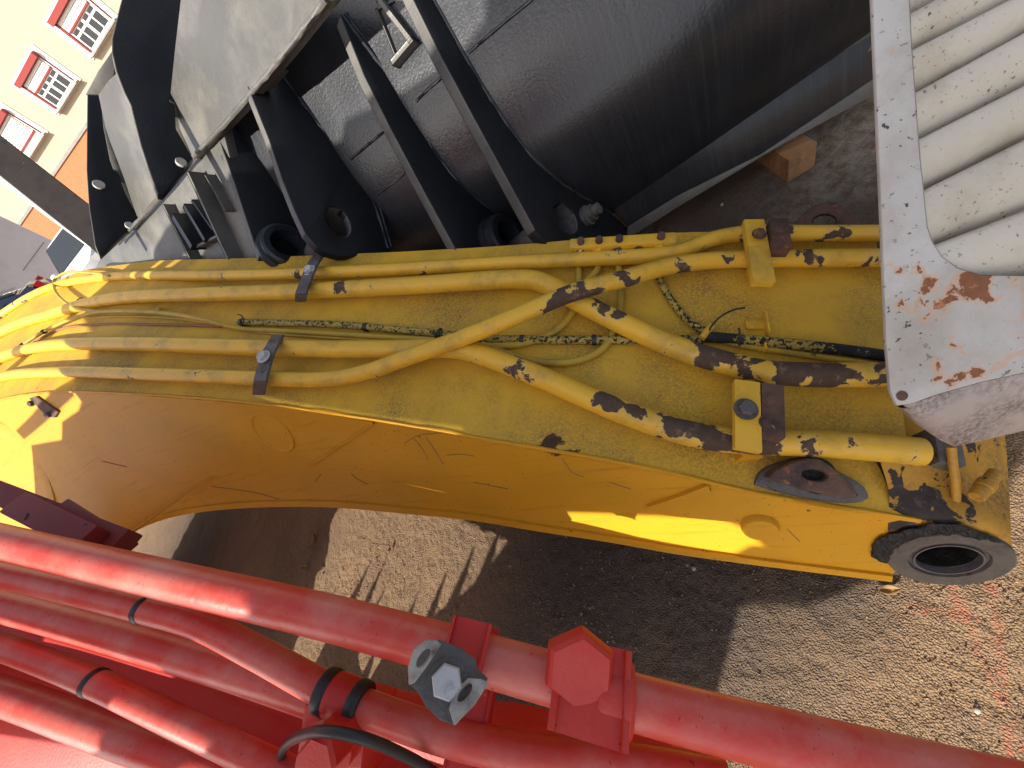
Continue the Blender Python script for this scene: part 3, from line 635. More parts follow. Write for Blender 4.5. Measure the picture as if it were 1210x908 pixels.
ptube('hydraulic_pipe', [(-150, 682), (0, 715), (102, 741), (204, 770), (305, 801), (385, 828), (430, 842)], .0275 * S, [.06, .06, .06, .06, .05, .035, .03])
ptube('hydraulic_hose', [(-150, 725), (0, 764), (112, 807), (204, 851), (326, 908), (420, 950), (600, 1040)], .02 * S, .075)
ptube('hydraulic_pipe', [(-150, 785), (0, 821), (129, 867), (237, 905), (330, 940), (520, 1020)], .028 * S, .045)
def rring(pxa, pxb, lift, r, w, mat=RUBBER, name='hose_band'):
    a, b = rlift(pxa, lift), rlift(pxb, lift)
    lathe(name, a, b - a, [(r * .8, -w), (r, -w), (r * 1.06, -w * .6), (r * 1.06, w * .6), (r, w), (r * .8, w)], mat, redb, seg=30)
rring((173, 720), (190, 725), .1, .0208 * S, .006 * S); rring((112, 807), (125, 813), .075, .0203 * S, .006 * S)
rring((388, 817), (400, 822), .1, .0265 * S, .008 * S); rring((424, 832), (436, 837), .1, .0265 * S, .008 * S)
rring((406, 825), (418, 830), .1, .0255 * S, .02 * S, RED, 'hose_clamp')
a = rlift((408, 826), .1); 
# clamp foot, hex bolt and cable near the lower edge
def rblock(name, pxc, lift, size, ang, mat, bev=.004, parent=None, tilt=None):
    q = rlift(pxc, lift); t = onpl((pxc[0] + 10, pxc[1] + 10 * ang), rp0, rn) - onpl(pxc, rp0, rn); t = nrm(t); nn_ = rn if tilt is None else nrm(rn + tilt * np.cross(rn, t)); s_ = np.cross(nn_, t); t = np.cross(s_, nn_)
    return box(name, q, (t, s_, nn_), tuple(x * S for x in size), mat, parent or redb, bev=bev * S), q
rblock('clamp_foot', (412, 862), .05, (.1, .09, .08), .3, RED)
q = rlift((388, 884), .115); lathe('hex_bolt', q, rn, [(.034 * S, -.05 * S), (.034 * S, 0), (.024 * S, 0), (.024 * S, .028 * S), (.021 * S, .033 * S), (0, .033 * S)], RED, redb, seg=24, sm=30)
lathe('hex_bolt', rlift((390, 881), .145), rn, [(.026 * S, -.03 * S), (.026 * S, .02 * S), (.022 * S, .025 * S), (0, .025 * S)], RED, redb, seg=6, sm=20)
tube('cable', [rlift(p, l) for p, l in (((330, 905), .05), ((336, 884), .1), ((360, 868), .16), ((392, 865), .19), ((430, 873), .18), ((470, 889), .15), ((505, 908), .12), ((540, 935), .1))], .006 * S, RUBBER, redb, seg=12)
# clamp block on the big pipe
def r1(x): return P(x, np.interp(x, [0, 200, 400, 600, 800, 1000], [640, 686, 732.5, 787, 843, 893]), interp_d(x, R1D))
ax = nrm(r1(620) - r1(560)); vw = nrm(O - r1(560)); vw = nrm(vw - ax * np.dot(vw, ax)); sd = np.cross(ax, vw)
box('pipe_clamp', r1(556) + vw * .004 * S, (ax, sd, vw), (.04 * S, .06 * S, .064 * S), RED, redb, bev=.005 * S, seg=3)
box('clamp_leg', r1(560) - sd * np.sign(np.dot(sd, M @ np.array([0, -1, 0]))) * .06 * S - vw * .085 * S, (ax, sd, vw), (.034 * S, .1 * S, .04 * S), RED, redb, bev=.004 * S)
ax = nrm(r1(740) - r1(690)); vw = nrm(O - r1(700)); vw = nrm(vw - ax * np.dot(vw, ax)); sd = np.cross(ax, vw)
box('pipe_joint', r1(697), (ax, sd, vw), (.066 * S, .07 * S, .066 * S), RED, redb, bev=.008 * S, seg=3)
lathe('joint_flange', r1(738), ax, [(.02 * S, -.03 * S), (.036 * S, -.03 * S), (.0375 * S, -.026 * S), (.0375 * S, .004 * S), (.034 * S, .008 * S), (.02 * S, .008 * S)], RED, redb, seg=30)
hq = P(686, 795, .415); hn = nrm(nrm(O - hq) * .3 - M @ np.array([0, 0, 1.]))
lathe('hex_plug', hq, hn, [(.041 * S, -.016 * S), (.041 * S, -.007 * S), (.0385 * S, -.001 * S), (.0345 * S, .0025 * S), (0, .003 * S)], RED, redb, seg=6, sm=20, up=M @ np.array([1, .12, 0]))
# bare steel lashing bracket with two eyes and a zinc bolt
br_ = thing('steel_bracket', P(530, 805, .45), 'bare steel bracket with two bent up eyes, bolted beside the thick red pipe', 'bracket')
bn = nrm(O - P(530, 800, .405)); bp = P(530, 800, .405)
plate('base_plate', [(487, 775), (505, 757), (520, 756), (545, 766), (562, 779), (566, 792), (577, 802), (560, 830), (536, 857), (521, 852), (503, 835), (494, 818), (484, 808)], bp, bn, .008 * S, STEEL, br_, bev=.002)
def ear(name, pxs, eye, d, tilt):
    n_ = nrm(bn + .45 * tilt); p_ = P(*pxs[0], d)
    return plate(name, pxs, p_, n_, .007 * S, ZINC if False else EAR, br_, holes=[eye], bev=.002)
EAR = paint('galvanised_ear', (.3, .28, .25), (.38, .36, .33), (.12, .1, .09), .45, .7, 30, (.1, .05, .04), .66, 30, .42)
ud = M @ np.array([-.7, -.7, 0])
ear('eye_lug', [(484, 810), (483, 790), (490, 768), (505, 757), (517, 757), (522, 762), (505, 788), (490, 808)], holepts(501, 778, 13, 5.5, -.95), .378, -.8 * ud)
ear('eye_lug', [(536, 857), (530, 838), (536, 815), (553, 801), (568, 802), (577, 806), (560, 832)], holepts(549, 818, 13, 5.5, -.95), .372, .8 * ud)
bz = P(528, 806, .4); lathe('bolt_head', bz, bn, [(.0165 * S, -.006), (.0165 * S, .008 * S), (.0145 * S, .011 * S), (0, .011 * S)], ZINC, br_, seg=6, sm=20)
lathe('washer', bz, bn, [(.021 * S, -.004), (.021 * S, .001), (0, .001)], STEEL, br_, seg=24)
# channel of the red frame to the right, and the small nub
plate('frame_channel', [(560, 850), (600, 852), (690, 873), (770, 893), (860, 915), (700, 915), (590, 880)], P(640, 868, .60), rn, .05 * S, RED, redb, bev=.003)
rblock('weld_nub', (806, 900), .06, (.02, .02, .03), .27, RED)
# dark red links at the left behind the thick pipe
def bar(name, a, b, da, db, w, h, mat, parent):
    p, q = P(*a, da), P(*b, db); t = nrm(q - p); vw = nrm(O - (p + q) / 2); vw = nrm(vw - t * np.dot(vw, t)); s_ = np.cross(vw, t)
    return box(name, (p + q) / 2, (t, s_, vw), (np.linalg.norm(q - p), w * S, h * S), mat, parent, bev=.006 * S)
bar('side_link', (-60, 560), (150, 642), 1.1, .96, .055, .05, MAROON, redb)
bar('side_link', (25, 598), (110, 640), 1.0, .92, .06, .05, MAROON, redb)
bar('side_link', (80, 600), (150, 645), 1.1, 1.02, .035, .05, MAROON, redb)

# ------------------------------------------------------------------ black bucket
A_ = vp(-161, 664); A_ = nrm([A_[0], A_[1], 0])
RV = M @ nrm([-400, 150, F])
buck = thing('black_bucket', onz((745, 283), 0), 'big new black excavator bucket with ribs and pin lugs, behind the yellow boom', 'bucket')
X3 = onz((745, 283), .1 * S)
def onR(p, p0): return onpl(p, p0, RV)
prof_px = [(470, -70), (512, 0), (549, 66), (585, 126), (622, 178), (662, 216), (700, 240), (722, 252)]
prof = spline([onR(p, X3) for p in prof_px], 5)
# right end: strip top edge in the picture
sR_top = np.array(onz((1060, 22), .19 * S)); strip_tl = onR((718, 238), X3)
Ls = 1.55 * S; Lr = .95 * S
right = [p - A_ * Ls for p in prof]
left = [p + A_ * Lr for p in prof]
nP = len(prof)
mid = 24
rows = []
E1 = onz((738, 278), .12 * S); E2 = onz((1062, 92), .12 * S); eu = nrm(E2 - E1)
en_ = nrm(np.cross(eu, onR((712, 240), X3) - E1)); en_ = en_ if np.dot(en_, O - E1) > 0 else -en_
T0 = prof[-1]; T1 = onpl((1030, 38), E1, en_); T2 = T0 + (T1 - T0) * 1.5
kk = (T1 - T0) @ -A_ ; 
for t in np.linspace(0, 1, mid):
    sft = Ls * t; tgt = T0 + (T1 - T0) * (sft / kk)
    rows.append([p - A_ * sft + (tgt - (T0 - A_ * sft)) * (i / (nP - 1)) ** 2.2 for i, p in enumerate(prof)])
rows = rows[::-1] + [[p + A_ * Lr * t for p in prof] for t in np.linspace(0, 1, 12)[1:]]
shv, shf = grid(rows); SHELL = bvh(shv, shf)
link('shell', mesh(shv, shf), BLACK, buck, smooth=True)
# inside / back so the shell is a solid body
bk = nrm(np.cross(A_, [0, 0, 1])); bk = bk if bk[1] > 0 else -bk
rows_b = [[r[0], r[0] + bk * .5 * S, r[-1] + bk * .7 * S - np.array([0, 0, 0]), r[-1]] for r in (rows[0], rows[-1])]
bv, bf = grid(rows_b); link('back_shell', mesh(bv, bf), BLACK, buck)
def shell(p, l=0): return hit(SHELL, p, l)
def seam(pxs, r=.004, mat=BLACK): return tube('weld_bead', [shell(p, .0)[0] for p in pxs], r * S, mat, buck, seg=8, noise_amp=.4)
# ribs
def rib(bead, edge, extra, th=.03, hole=(), mat=BLACKR):
    b3 = [shell(p)[0] for p in bead]; p0 = np.mean(b3, axis=0)
    o = plate('rib', edge + extra + bead[::-1], p0, RV, th * S, mat, buck, holes=hole, bev=.003 * S)
    for off in (3, 0): 
        pts = [onR((p[0] + off * 1.3, p[1] - off * .4), p0) for p in bead]
        tube('weld_bead', pts, .0055 * S, BLACK, buck, seg=8, noise_amp=.35)
    return p0
b3_ = [(500, -22), (512, 0), (549, 66), (585, 126), (622, 178), (662, 216), (700, 240), (722, 252)]
p3 = rib(b3_, [(470, -40), (488, 0), (520, 65), (560, 140), (600, 213), (632, 272), (648, 291), (668, 302)], [(735, 302), (768, 288), (742, 270)], hole=[holepts(668, 258, 20, 11, 1.05)])
b2_ = [(404, 18), (445, 72), (486, 122), (509, 172), (542, 215), (585, 251), (612, 268)]
p2 = rib(b2_, [(402, 20), (430, 90), (460, 150), (500, 225), (530, 280), (545, 308)], [(625, 310), (630, 280)])
b1_ = [(316, 70), (332, 89), (366, 133), (400, 175), (415, 188), (441, 238), (459, 294)]
p1 = rib(b1_, [(292, 102), (317, 165), (332, 210), (347, 248), (360, 276), (374, 292), (384, 298), (402, 303)], [(460, 302)], hole=[holepts(399, 262, 20, 12, 1.0)])
# dark void behind the lug holes is the next rib; steel sleeves show inside
p0_ = onR((300, 200), p1 + RV * 0) 
d0 = np.dot(onR((317, 165), p1) - O, M @ np.array([0, 0, 1.])) / S
r0p = P(276, 215, d0 * 1.16)
plate('rib', [(255, 155), (262, 175), (276, 215), (288, 252), (300, 288), (306, 304), (400, 304), (400, 230), (345, 130), (310, 100), (285, 118)], r0p, RV, .03 * S, BLACKR, buck, bev=.003 * S)
def boss2(px, pl, r, name='pin_boss'):
    c = onR(px, pl); n_ = RV if np.dot(RV, O - c) > 0 else -RV
    lathe(name, c, n_, [(r * 1.25, 0), (r * 1.25, .02 * S), (r * 1.12, .022 * S), (r * 1.12, .045 * S), (r, .05 * S), (r * .72, .05 * S), (r * .7, -.02 * S), (0, -.02 * S)], BLACK, buck, seg=40, sm=30)
def rad(pl, a, b): return np.linalg.norm(onR(a, pl) - onR(b, pl)) / 2
boss2((590, 288), p2, rad(p2, (575, 268), (606, 310)))
boss2((334, 296), r0p, rad(r0p, (318, 278), (350, 316)))
c = onR((692, 257), p3); n_ = RV if np.dot(RV, O - c) > 0 else -RV; r_ = rad(p3, (686, 246), (698, 268))
lathe('grease_nipple', c, n_, [(r_, 0), (r_, .014 * S), (r_ * .8, .016 * S), (r_ * .8, .03 * S), (r_ * .55, .031 * S), (r_ * .55, .05 * S), (0, .05 * S)], BLACK2, buck, seg=12)
for px, pl, rr in (((668, 258), p3, (657, 240)), ((399, 262), p1, (388, 245))):
    c = onR(px, pl); n_ = RV if np.dot(RV, O - c) > 0 else -RV; r_ = np.linalg.norm(onR(rr, pl) - c)
    lathe('pin_sleeve', c, n_, [(r_ * .98, -.002), (r_ * .96, -.2 * S)], STEEL, buck, seg=30, caps=False)
# weld seams running along the shell
seam([(553, 63), (590, 32), (640, -10)], .004); seam([(492, 120), (508, 104), (526, 89)], .004); seam([(415, 188), (440, 167), (463, 149)], .004); seam([(446, 231), (468, 214), (489, 198)], .0025)
# L shaped bar welded on the upper wall
def shell_bar(a, b, w, h, mat=BLACK2):
    p, n1 = shell(a); q, n2 = shell(b); t = nrm(q - p); n1 = nrm(n1 - t * np.dot(n1, t)); s_ = np.cross(n1, t)
    box('weld_bar', (p + q) / 2 + n1 * h * S * .4, (t, s_, n1), (np.linalg.norm(q - p), w * S, h * S), mat, buck, bev=.003)
shell_bar((455, 4), (492, 52), .012, .03); shell_bar((494, 50), (470, 78), .012, .03)
shell_bar((447, 12), (470, 70), .004, .008); shell_bar((447, 12), (466, 2), .004, .008)
# cutting edge strip under the shell
E1, E2 = onz((738, 278), .12 * S), onz((1062, 92), .12 * S)
E0, E3 = onR((712, 240), X3), None
eu = nrm(E2 - E1); en_ = nrm(np.cross(eu, E0 - E1)); en_ = en_ if np.dot(en_, O - E1) > 0 else -en_
plate('cutting_edge', [(714, 237), (800, 182), (900, 120), (1030, 38), (1070, 14), (1070, 68), (1034, 92), (900, 182), (800, 232), (742, 268)], E1, en_, .03 * S, BLACK, buck, bev=.004)
tube('edge_bead', [onpl(p, E1, en_) for p in ((714, 237), (800, 182), (900, 120), (1030, 38), (1070, 14))], .006 * S, BLACK2, buck, seg=8, noise_amp=.3)
en2 = nrm(en_ + np.array([0, 0, -.5]))
plate('lower_lip', [(742, 268), (800, 232), (900, 182), (1034, 92), (1070, 68), (1070, 84), (1034, 112), (935, 166), (900, 186), (800, 246), (740, 284)], onpl((800, 232), E1, en_), en_ , .05 * S, BLACK2, buck, bev=.004)
# upper left body: bright top plate, stepped lip and upright wave plates
wall_n = nrm(np.cross(A_, prof[8] - prof[0])); wall_n = wall_n if np.dot(wall_n, O - prof[4]) > 0 else -wall_n
tp0 = P(300, 112, d0 * 1.0)
tn = nrm(wall_n * .75 + np.array([-.35, -.1, .55]))
plate('top_panel', [(400, -20), (385, 0), (345, 52), (310, 95), (270, 142), (255, 158), (228, 187), (212, 152), (200, 120), (206, 60), (213, 0), (216, -20)], tp0, tn, .03 * S, BLACK2, buck, bev=.003 * S)
tp1 = tp0 - tn * .022 * S
plate('lip_panel', [(330, 80), (300, 112), (262, 150), (272, 190), (285, 235), (300, 290), (312, 330), (104, 338), (117, 308), (150, 278), (190, 232), (226, 190), (256, 150)], tp1, tn, .03 * S, BLACK2, buck, bev=.003 * S)
tube('weld_bead', [onpl(p, tp0, tn) for p in ((385, 0), (345, 52), (310, 95), (270, 142), (228, 187), (186, 236), (140, 288))], .007 * S, BLACK2, buck, seg=8, noise_amp=.4)
# wave plates
def wave(pts, p0, th=.028, sm=4, mat=BLACK): return plate('wave_plate', pts, p0, RV, th * S, mat, buck, bev=.003 * S, sm=sm)
wp1 = onpl((206, 120), tp0, tn)
plate('wave_plate', [(150, -25), (141, 8), (132, 45), (132, 62), (137, 84), (146, 108), (154, 124), (158, 140), (166, 172), (176, 202), (186, 230), (192, 231), (212, 208), (228, 187), (208, 152), (206, 122), (211, 60), (219, 0), (222, -25)], wp1, RV, .028 * S, BLACKR, buck, bev=.003 * S)
plate('gusset_face', [(200, 118), (206, 122), (228, 183), (222, 190), (208, 160), (198, 136)], wp1 + nrm(O - wp1) * .01, nrm(O - wp1 + np.array([-.3, 0, 0])), .01 * S, BLACK2, buck)
tp2 = tp0 - tn * .05 * S
plate('top_panel', [(116, 112), (128, 95), (150, 75), (200, 110), (215, 200), (192, 236), (164, 262), (158, 246), (146, 210), (130, 168), (124, 150)], tp2, tn, .03 * S, BLACK2, buck, bev=.003 * S)
wp2 = onpl((140, 200), tp2 - tn * .03 * S, tn)
plate('wave_plate', [(103, 112), (119, 112), (123, 150), (134, 192), (148, 228), (163, 256), (150, 274), (118, 304), (112, 290), (105, 245), (102, 200)], wp2, RV, .028 * S, BLACKR, buck, bev=.003 * S)
plate('gusset_face', [(119, 112), (122, 112), (126, 150), (138, 188), (152, 224), (165, 253), (158, 264), (146, 234), (130, 190), (122, 150)], wp2 + nrm(O - wp2) * .01, nrm(O - wp2 + np.array([-.2, 0, 0])), .01 * S, BLACK2, buck)
plate('rim_plate', [(101, 112), (116, 84), (134, 58), (138, 66), (134, 90), (124, 112), (112, 112)], wp2 + nrm(O - wp2) * -.03, nrm(tn * .4 + nrm(O - wp2)), .02 * S, BLACK2, buck)
def disc(px, pl, n0, rpx):
    c = onpl(px, pl, n0); r_ = np.linalg.norm(onpl((px[0] + rpx, px[1]), pl, n0) - c); n0 = n0 if np.dot(n0, O - c) > 0 else -n0
    lathe('round_plug', c, n0, [(r_, 0), (r_, .008), (r_ * .9, .011), (0, .011)], DISC, buck, seg=24)
DISC = paint('pale_plug', (.42, .41, .38), (.36, .35, .33), (.25, .24, .22), .5, .8, 20, None, 1, 1, .5)
rvn = RV if np.dot(RV, O - wp2) > 0 else -RV
disc((117, 219), wp2 + rvn * .004, rvn, 7.5); disc((153, 267), wp2 + rvn * .05, rvn, 5.5); disc((214, 193), wp1 + rvn * .05, rvn, 6.5)
# slotted bracket between the lip and the first rib
def lipplate(name, pxs, lift, th, mat): return plate(name, pxs, tp1 + tn * lift * S, tn, th * S, mat, buck, bev=.002)
def lipfin(a, b, h, th, mat=BLACK2):
    p, q = onpl(a, tp1, tn), onpl(b, tp1, tn); t = nrm(q - p); s_ = np.cross(tn, t)
    box('bracket_fin', (p + q) / 2 + tn * h * S / 2, (t, s_, tn), (np.linalg.norm(q - p), th * S, h * S), mat, buck, bev=.002)
lipfin((206, 243), (240, 312), .035, .012); lipfin((242, 206), (290, 312), .05, .014)
lipfin((222, 256), (244, 292), .05, .03, BLACK); lipfin((234, 244), (258, 284), .045, .022, BLACK); lipfin((242, 238), (266, 272), .04, .01, BLACK)
lipfin((242, 292), (270, 278), .035, .008); lipfin((254, 208), (278, 250), .03, .006)

# ------------------------------------------------------------------ white louvred hood
hood = thing('engine_hood', onz((1150, 560), 0), 'white louvred engine hood with rust patches, at the upper right', 'hood')
HD = .455
hp = P(1080, 300, HD); hfw = M @ np.array([0, 0, 1.]); hn = nrm(-hfw + .22 * (M @ np.array([-1, 0, 0])) + .12 * (M @ np.array([0, 1, 0])))
def hq_(p, l=0):
    q = onpl(p, hp, hn); rr = nrm(ray(p)); return q - rr * (l * S / -np.dot(rr, hn))
outer = [(1028, -60), (1031, 0), (1036, 120), (1042, 260), (1047, 400), (1052, 462), (1060, 480), (1076, 478), (1110, 466), (1160, 452), (1215, 440), (1300, 418), (1300, -60)]
inner = [(1073, -60), (1078, 60), (1087, 180), (1096, 268), (1102, 286), (1114, 304), (1132, 317), (1160, 325), (1215, 326), (1290, 322), (1290, -60 + 1)]
inner[0] = (1073, -40); inner[-1] = (1290, -40)
hw = [(hq_(p), r * S, s) for p, r, s in (((1150, 340), .045, .5), ((1122, 346), .03, .46), ((1190, 332), .04, .48), ((1172, 348), .03, .42), ((1135, 400), .02, .46), ((1145, 408), .012, .4), ((1115, 452), .016, .42), ((1135, 449), .016, .42), ((1155, 444), .016, .42), ((1178, 425), .018, .4), ((1080, 315), .012, .4), ((1108, 365), .013, .4), ((1190, 378), .012, .35), ((1090, 345), .012, .35), ((1160, 470), .01, .3), ((1068, 352), .01, .36), ((1096, 386), .01, .36), ((1060, 420), .009, .34), ((1128, 374), .011, .36), ((1162, 392), .011, .37), ((1182, 362), .012, .38), ((1203, 415), .013, .38), ((1106, 428), .01, .36), ((1062, 150), .012, .34), ((1075, 240), .012, .36), ((1050, 60), .01, .33), ((1148, 418), .01, .38))]
plate3('frame', [hq_(p) for p in outer], hn, .006 * S, WHITE, hood, holes=[[hq_(p) for p in inner]], bev=.002, wear=None)
fo = hood.children[-1] if hood.children else None
# give the flat frame enough points for its rust patches
for o in COL.objects:
    if o.parent is hood and o.name.startswith('frame'):
        bm = bmesh.new(); bm.from_mesh(o.data); bmesh.ops.triangulate(bm, faces=bm.faces[:])
        for _ in range(4):
            es = [e for e in bm.edges if e.calc_length() > .03]
            if es: bmesh.ops.subdivide_edges(bm, edges=es, cuts=1); bmesh.ops.triangulate(bm, faces=bm.faces[:])
        bm.to_mesh(o.data); bm.free()
        bl = np.array(base(hood)); addwear(o.data, [(c - bl, r, s) for c, r, s in hw])
# return of the frame edge into the louvre opening
inn = [hq_(p) for p in inner]; rr_ = .045 * S
gv, gf = grid([inn[:-1], [p - hn * rr_ for p in inn[:-1]]]); link('opening_return', mesh(gv, gf), WHITE, hood, smooth=40)
# folded lower face (grimy)
low_t = [(1052, 464), (1060, 480), (1076, 478), (1110, 466), (1160, 452), (1215, 440), (1300, 418)]
low_b = [(1062, 484), (1085, 503), (1112, 521), (1128, 528), (1160, 521), (1215, 508), (1300, 490)]
t3 = [hq_(p) for p in low_t]; b3 = [P(p[0], p[1], HD + .055) for p in low_b]
t3[0] = hq_((1060, 479))
m3 = [a * .62 + b * .38 + hn * .012 for a, b in zip(t3, b3)]
gv, gf = grid([t3, [a * .85 + b * .15 + hn * .007 for a, b in zip(t3, b3)], m3, b3, [p + nrm(ray(px_)) * .04 for p, px_ in zip(b3, low_b)]]); link('lower_fold', mesh(gv, gf), WDIRT, hood, smooth=True)
le = [(1028, -60), (1031, 0), (1036, 120), (1042, 260), (1047, 400), (1052, 462), (1060, 480)]
rgt = M @ np.array([1, 0, 0]); gv, gf = grid([[hq_(p) for p in le], [hq_(p) + nrm(ray(p)) * .012 * S + rgt * .001 for p in le], [hq_(p) + nrm(ray(p)) * .06 * S + rgt * .02 for p in le]]); link('edge_return', mesh(gv, gf), WHITE, hood, smooth=40)
c = hq_((1066, 468), .001); lathe('drain_hole', c, hn, [(.006 * S, 0), (.006 * S, .0006), (0, .0007)], RUSTY, hood, seg=14)
# slats
SL = [((1068, -40), (1215, -125)), ((1073, 14), (1215, -62)), ((1079, 56), (1215, -14)), ((1084, 107), (1215, 35)), ((1089, 163), (1215, 99)), ((1094, 225), (1215, 165)), ((1104, 292), (1215, 250)), ((1100, 362), (1215, 330))]
def slat(i):
    (a0, b0), (a1, b1) = SL[i], SL[i + 1]; rows = []
    for t, l in ((.0, -.022), (-.015, -.004), (0, .0), (.06, .002), (.3, .003), (.6, -.002), (.85, -.012), (1.0, -.025), (1.1, -.036)):
        r = []
        for s_ in np.linspace(-.12, 1.35, 16):
            p = np.array(a0) * (1 - t) + np.array(a1) * t; q = np.array(b0) * (1 - t) + np.array(b1) * t
            x = p + (q - p) * s_; r.append(hq_(x) + hn * (l - .008) * S)
        rows.append(r)
    v, f = grid(rows); o = link('slat', mesh(v, f), SLAT, hood, smooth=50)
for i in range(len(SL) - 1): slat(i)
plate3('back_panel', [hq_(p, -.1) for p in ((1060, -60), (1300, -60), (1300, 345), (1090, 345))], hn, .01, RUSTY, hood)

# ------------------------------------------------------------------ timber under the bucket
tb = [onz(p, 0) for p in ((955, 222), (985, 200), (960, 160), (932, 178))]
def timber():
    z1 = .085 * S; q = onz((932, 190), z1); q2 = onz((966, 168), z1); q3 = onz((951, 206), 0)
    t = nrm(q2 - q); t[2] = 0; t = nrm(t); s_ = np.array([-t[1], t[0], 0]); s_ = s_ if np.dot(s_, [.5, .8, 0]) > 0 else -s_
    w = np.linalg.norm(q2 - q) 
    c = (q + q2) / 2 + s_ * .3 * S; c[2] = z1 / 2
    o = box('timber_block', c, (t, s_, (0, 0, 1)), (w, .6 * S, z1), WOOD, None, bev=.006)
    tag(o, 'sawn timber block on the ground, under the black bucket edge', 'timber block')
timber()

# ------------------------------------------------------------------ building behind
fc0 = O + ray((75, 90)) * 15.0
fn = nrm([-.6, -.8, 0]); fh = nrm(np.cross([0, 0, 1.], fn)); fh = fh if fh[0] > 0 else -fh     # fh points right in the upright view
def fac(p): q = onpl(p, fc0, fn) - fc0; return np.dot(q, fh), q[2]
def F3(h, z, out=0): return fc0 + fh * h + np.array([0, 0, z]) + fn * out
CREAM = paint('cream_render', (.45, .38, .29), (.43, .365, .28), (.41, .335, .245), .5, .8, .8, None, 1, 1, .9, peel=60)
WFR = paint('white_frame_paint', (.78, .77, .73), (.76, .75, .72), (.6, .58, .54), .6, .9, 3, None, 1, 1, .6)
RBOX = paint('red_trim_paint', (.26, .02, .018), (.25, .02, .018), (.2, .02, .018), .6, .9, 3, None, 1, 1, .5)
GLASS, nt_, b_ = newmat('dark_window_glass'); b_.inputs['Base Color'].default_value = (.02, .022, .026, 1); b_.inputs['Roughness'].default_value = .05
def brickmat():
    m, nt, b = newmat('orange_brick'); k = NB(nt)
    n = nt.nodes.new('ShaderNodeTexBrick'); n.inputs['Scale'].default_value = 5; n.inputs['Color1'].default_value = (.52, .17, .06, 1); n.inputs['Color2'].default_value = (.42, .13, .05, 1); n.inputs['Mortar'].default_value = (.4, .22, .12, 1); n.inputs['Mortar Size'].default_value = .03
    uv = nt.nodes.new('ShaderNodeCombineXYZ'); sp = nt.nodes.new('ShaderNodeSeparateXYZ'); k.L(k.co, sp.inputs[0]); k.L(k.math('ADD', k.math('MULTIPLY', sp.outputs[0], float(fh[0])), k.math('MULTIPLY', sp.outputs[1], float(fh[1]))), uv.inputs[0]); k.L(sp.outputs[2], uv.inputs[1])
    k.L(uv.outputs[0], n.inputs['Vector']); k.L(n.outputs['Color'], b.inputs['Base Color']); b.inputs['Roughness'].default_value = .9; return m
BRICK = brickmat()
w1a, w1b, w1c = fac((52.6, 29.5)), fac((108.8, 71.2)), fac((139, 17)); w2a, w2b, w2c = fac((19, 98)), fac((71, 137)), fac((95.5, 94))
pl = [fac(p) for p in ((100, 153), (70, 200))]; z_pl = (pl[0][1] + pl[1][1]) / 2
z_sill = (w1b[1] + w1c[1] + w2b[1] + w2c[1]) / 4; z_top = (w1a[1] + w2a[1]) / 2
bld = thing('building', F3(0, 0)[:2].tolist() + [-.95], 'cream rendered building with red shuttered windows above an orange brick base', 'building')
zg = -.95 - fc0[2]
box('wall', F3(4, (z_pl + 9) / 2, -.3), (fh, (0, 0, 1), fn), (34, 9 - z_pl, .6), CREAM, bld, bev=0)
box('base_wall', F3(4, (z_pl + zg) / 2 - .001, -.26), (fh, (0, 0, 1), fn), (34, z_pl - zg, .6), BRICK, bld, bev=0)
box('ledge', F3(4, z_pl + .04, .03), (fh, (0, 0, 1), fn), (34, .1, .12), paint('grey_ledge', (.3, .29, .26), (.27, .26, .24), (.2, .19, .17), .5, .8, 3, None, 1, 1, .9), bld, bev=0)
def window(hl, hr, zb, zt, shut, parent):
    w = hr - hl; h = zt - zb; hc = (hl + hr) / 2
    fr = box('window', F3(hc, (zb + zt) / 2, .0), (fh, (0, 0, 1), fn), (w, h, .06), WFR, parent, bev=.01)
    def b(nm, h0, h1, z0, z1, o0, o1, mat): return box(nm, F3((h0 + h1) / 2, (z0 + z1) / 2, (o0 + o1) / 2), (fh, (0, 0, 1), fn), (h1 - h0, z1 - z0, o1 - o0), mat, fr, bev=.006, seg=1)
    m_ = .12 * w; zi = zb + .1 * h; zo = zt - .06 * h
    b('shutter_box', hl + m_ * .8, hr - m_ * .8, zo - .13 * h, zo, .0, .2, RBOX)
    b('reveal', hl + m_ * .85, hl + m_ * 1.2, zi, zo, .02, .08, RBOX); b('reveal', hr - m_ * .98, hr - m_ * .88, zi, zo, .02, .08, RBOX)
    b('sill', hl + m_ * .4, hr - m_ * .4, zb + .02 * h, zb + .055 * h, .0, .2, bpy.data.materials['grey_ledge'])
    zs = zo - .13 * h; zsh = zs - shut * (zs - zi)
    n = max(3, int((zs - zsh) / .085))
    for i in range(n):
        z0 = zsh + (zs - zsh) * i / n; b('shutter_slat', hl + m_ * 1.35, hr - m_ * 1.35, z0 + .004, z0 + (zs - zsh) / n - .022, .02, .075, WFR)
    b('shutter_rail', hl + m_ * 1.35, hr - m_ * 1.35, zsh - .045, zsh, .02, .08, RBOX)
    gl, gr = hl + m_ * 1.4, hr - m_ * 1.4; gz0, gz1 = zi + .03 * h, zsh - .08
    if gz1 - gz0 > .1:
        tz = gz0 + (gz1 - gz0) * .74
        for (za, zb_) in ((gz0, tz - .03), (tz + .03, gz1)):
            for j in range(4):
                x0 = gl + (gr - gl) * j / 4 + (.03 if j != 2 else .06); x1 = gl + (gr - gl) * (j + 1) / 4 - (.03 if j != 1 else .06); b('pane', x0, x1, za, zb_, .0, .036, GLASS)
    return fr
hw1 = (min(w1b[0], w1c[0]), max(w1b[0], w1c[0])); hw2 = (min(w2b[0], w2c[0]), max(w2b[0], w2c[0]))
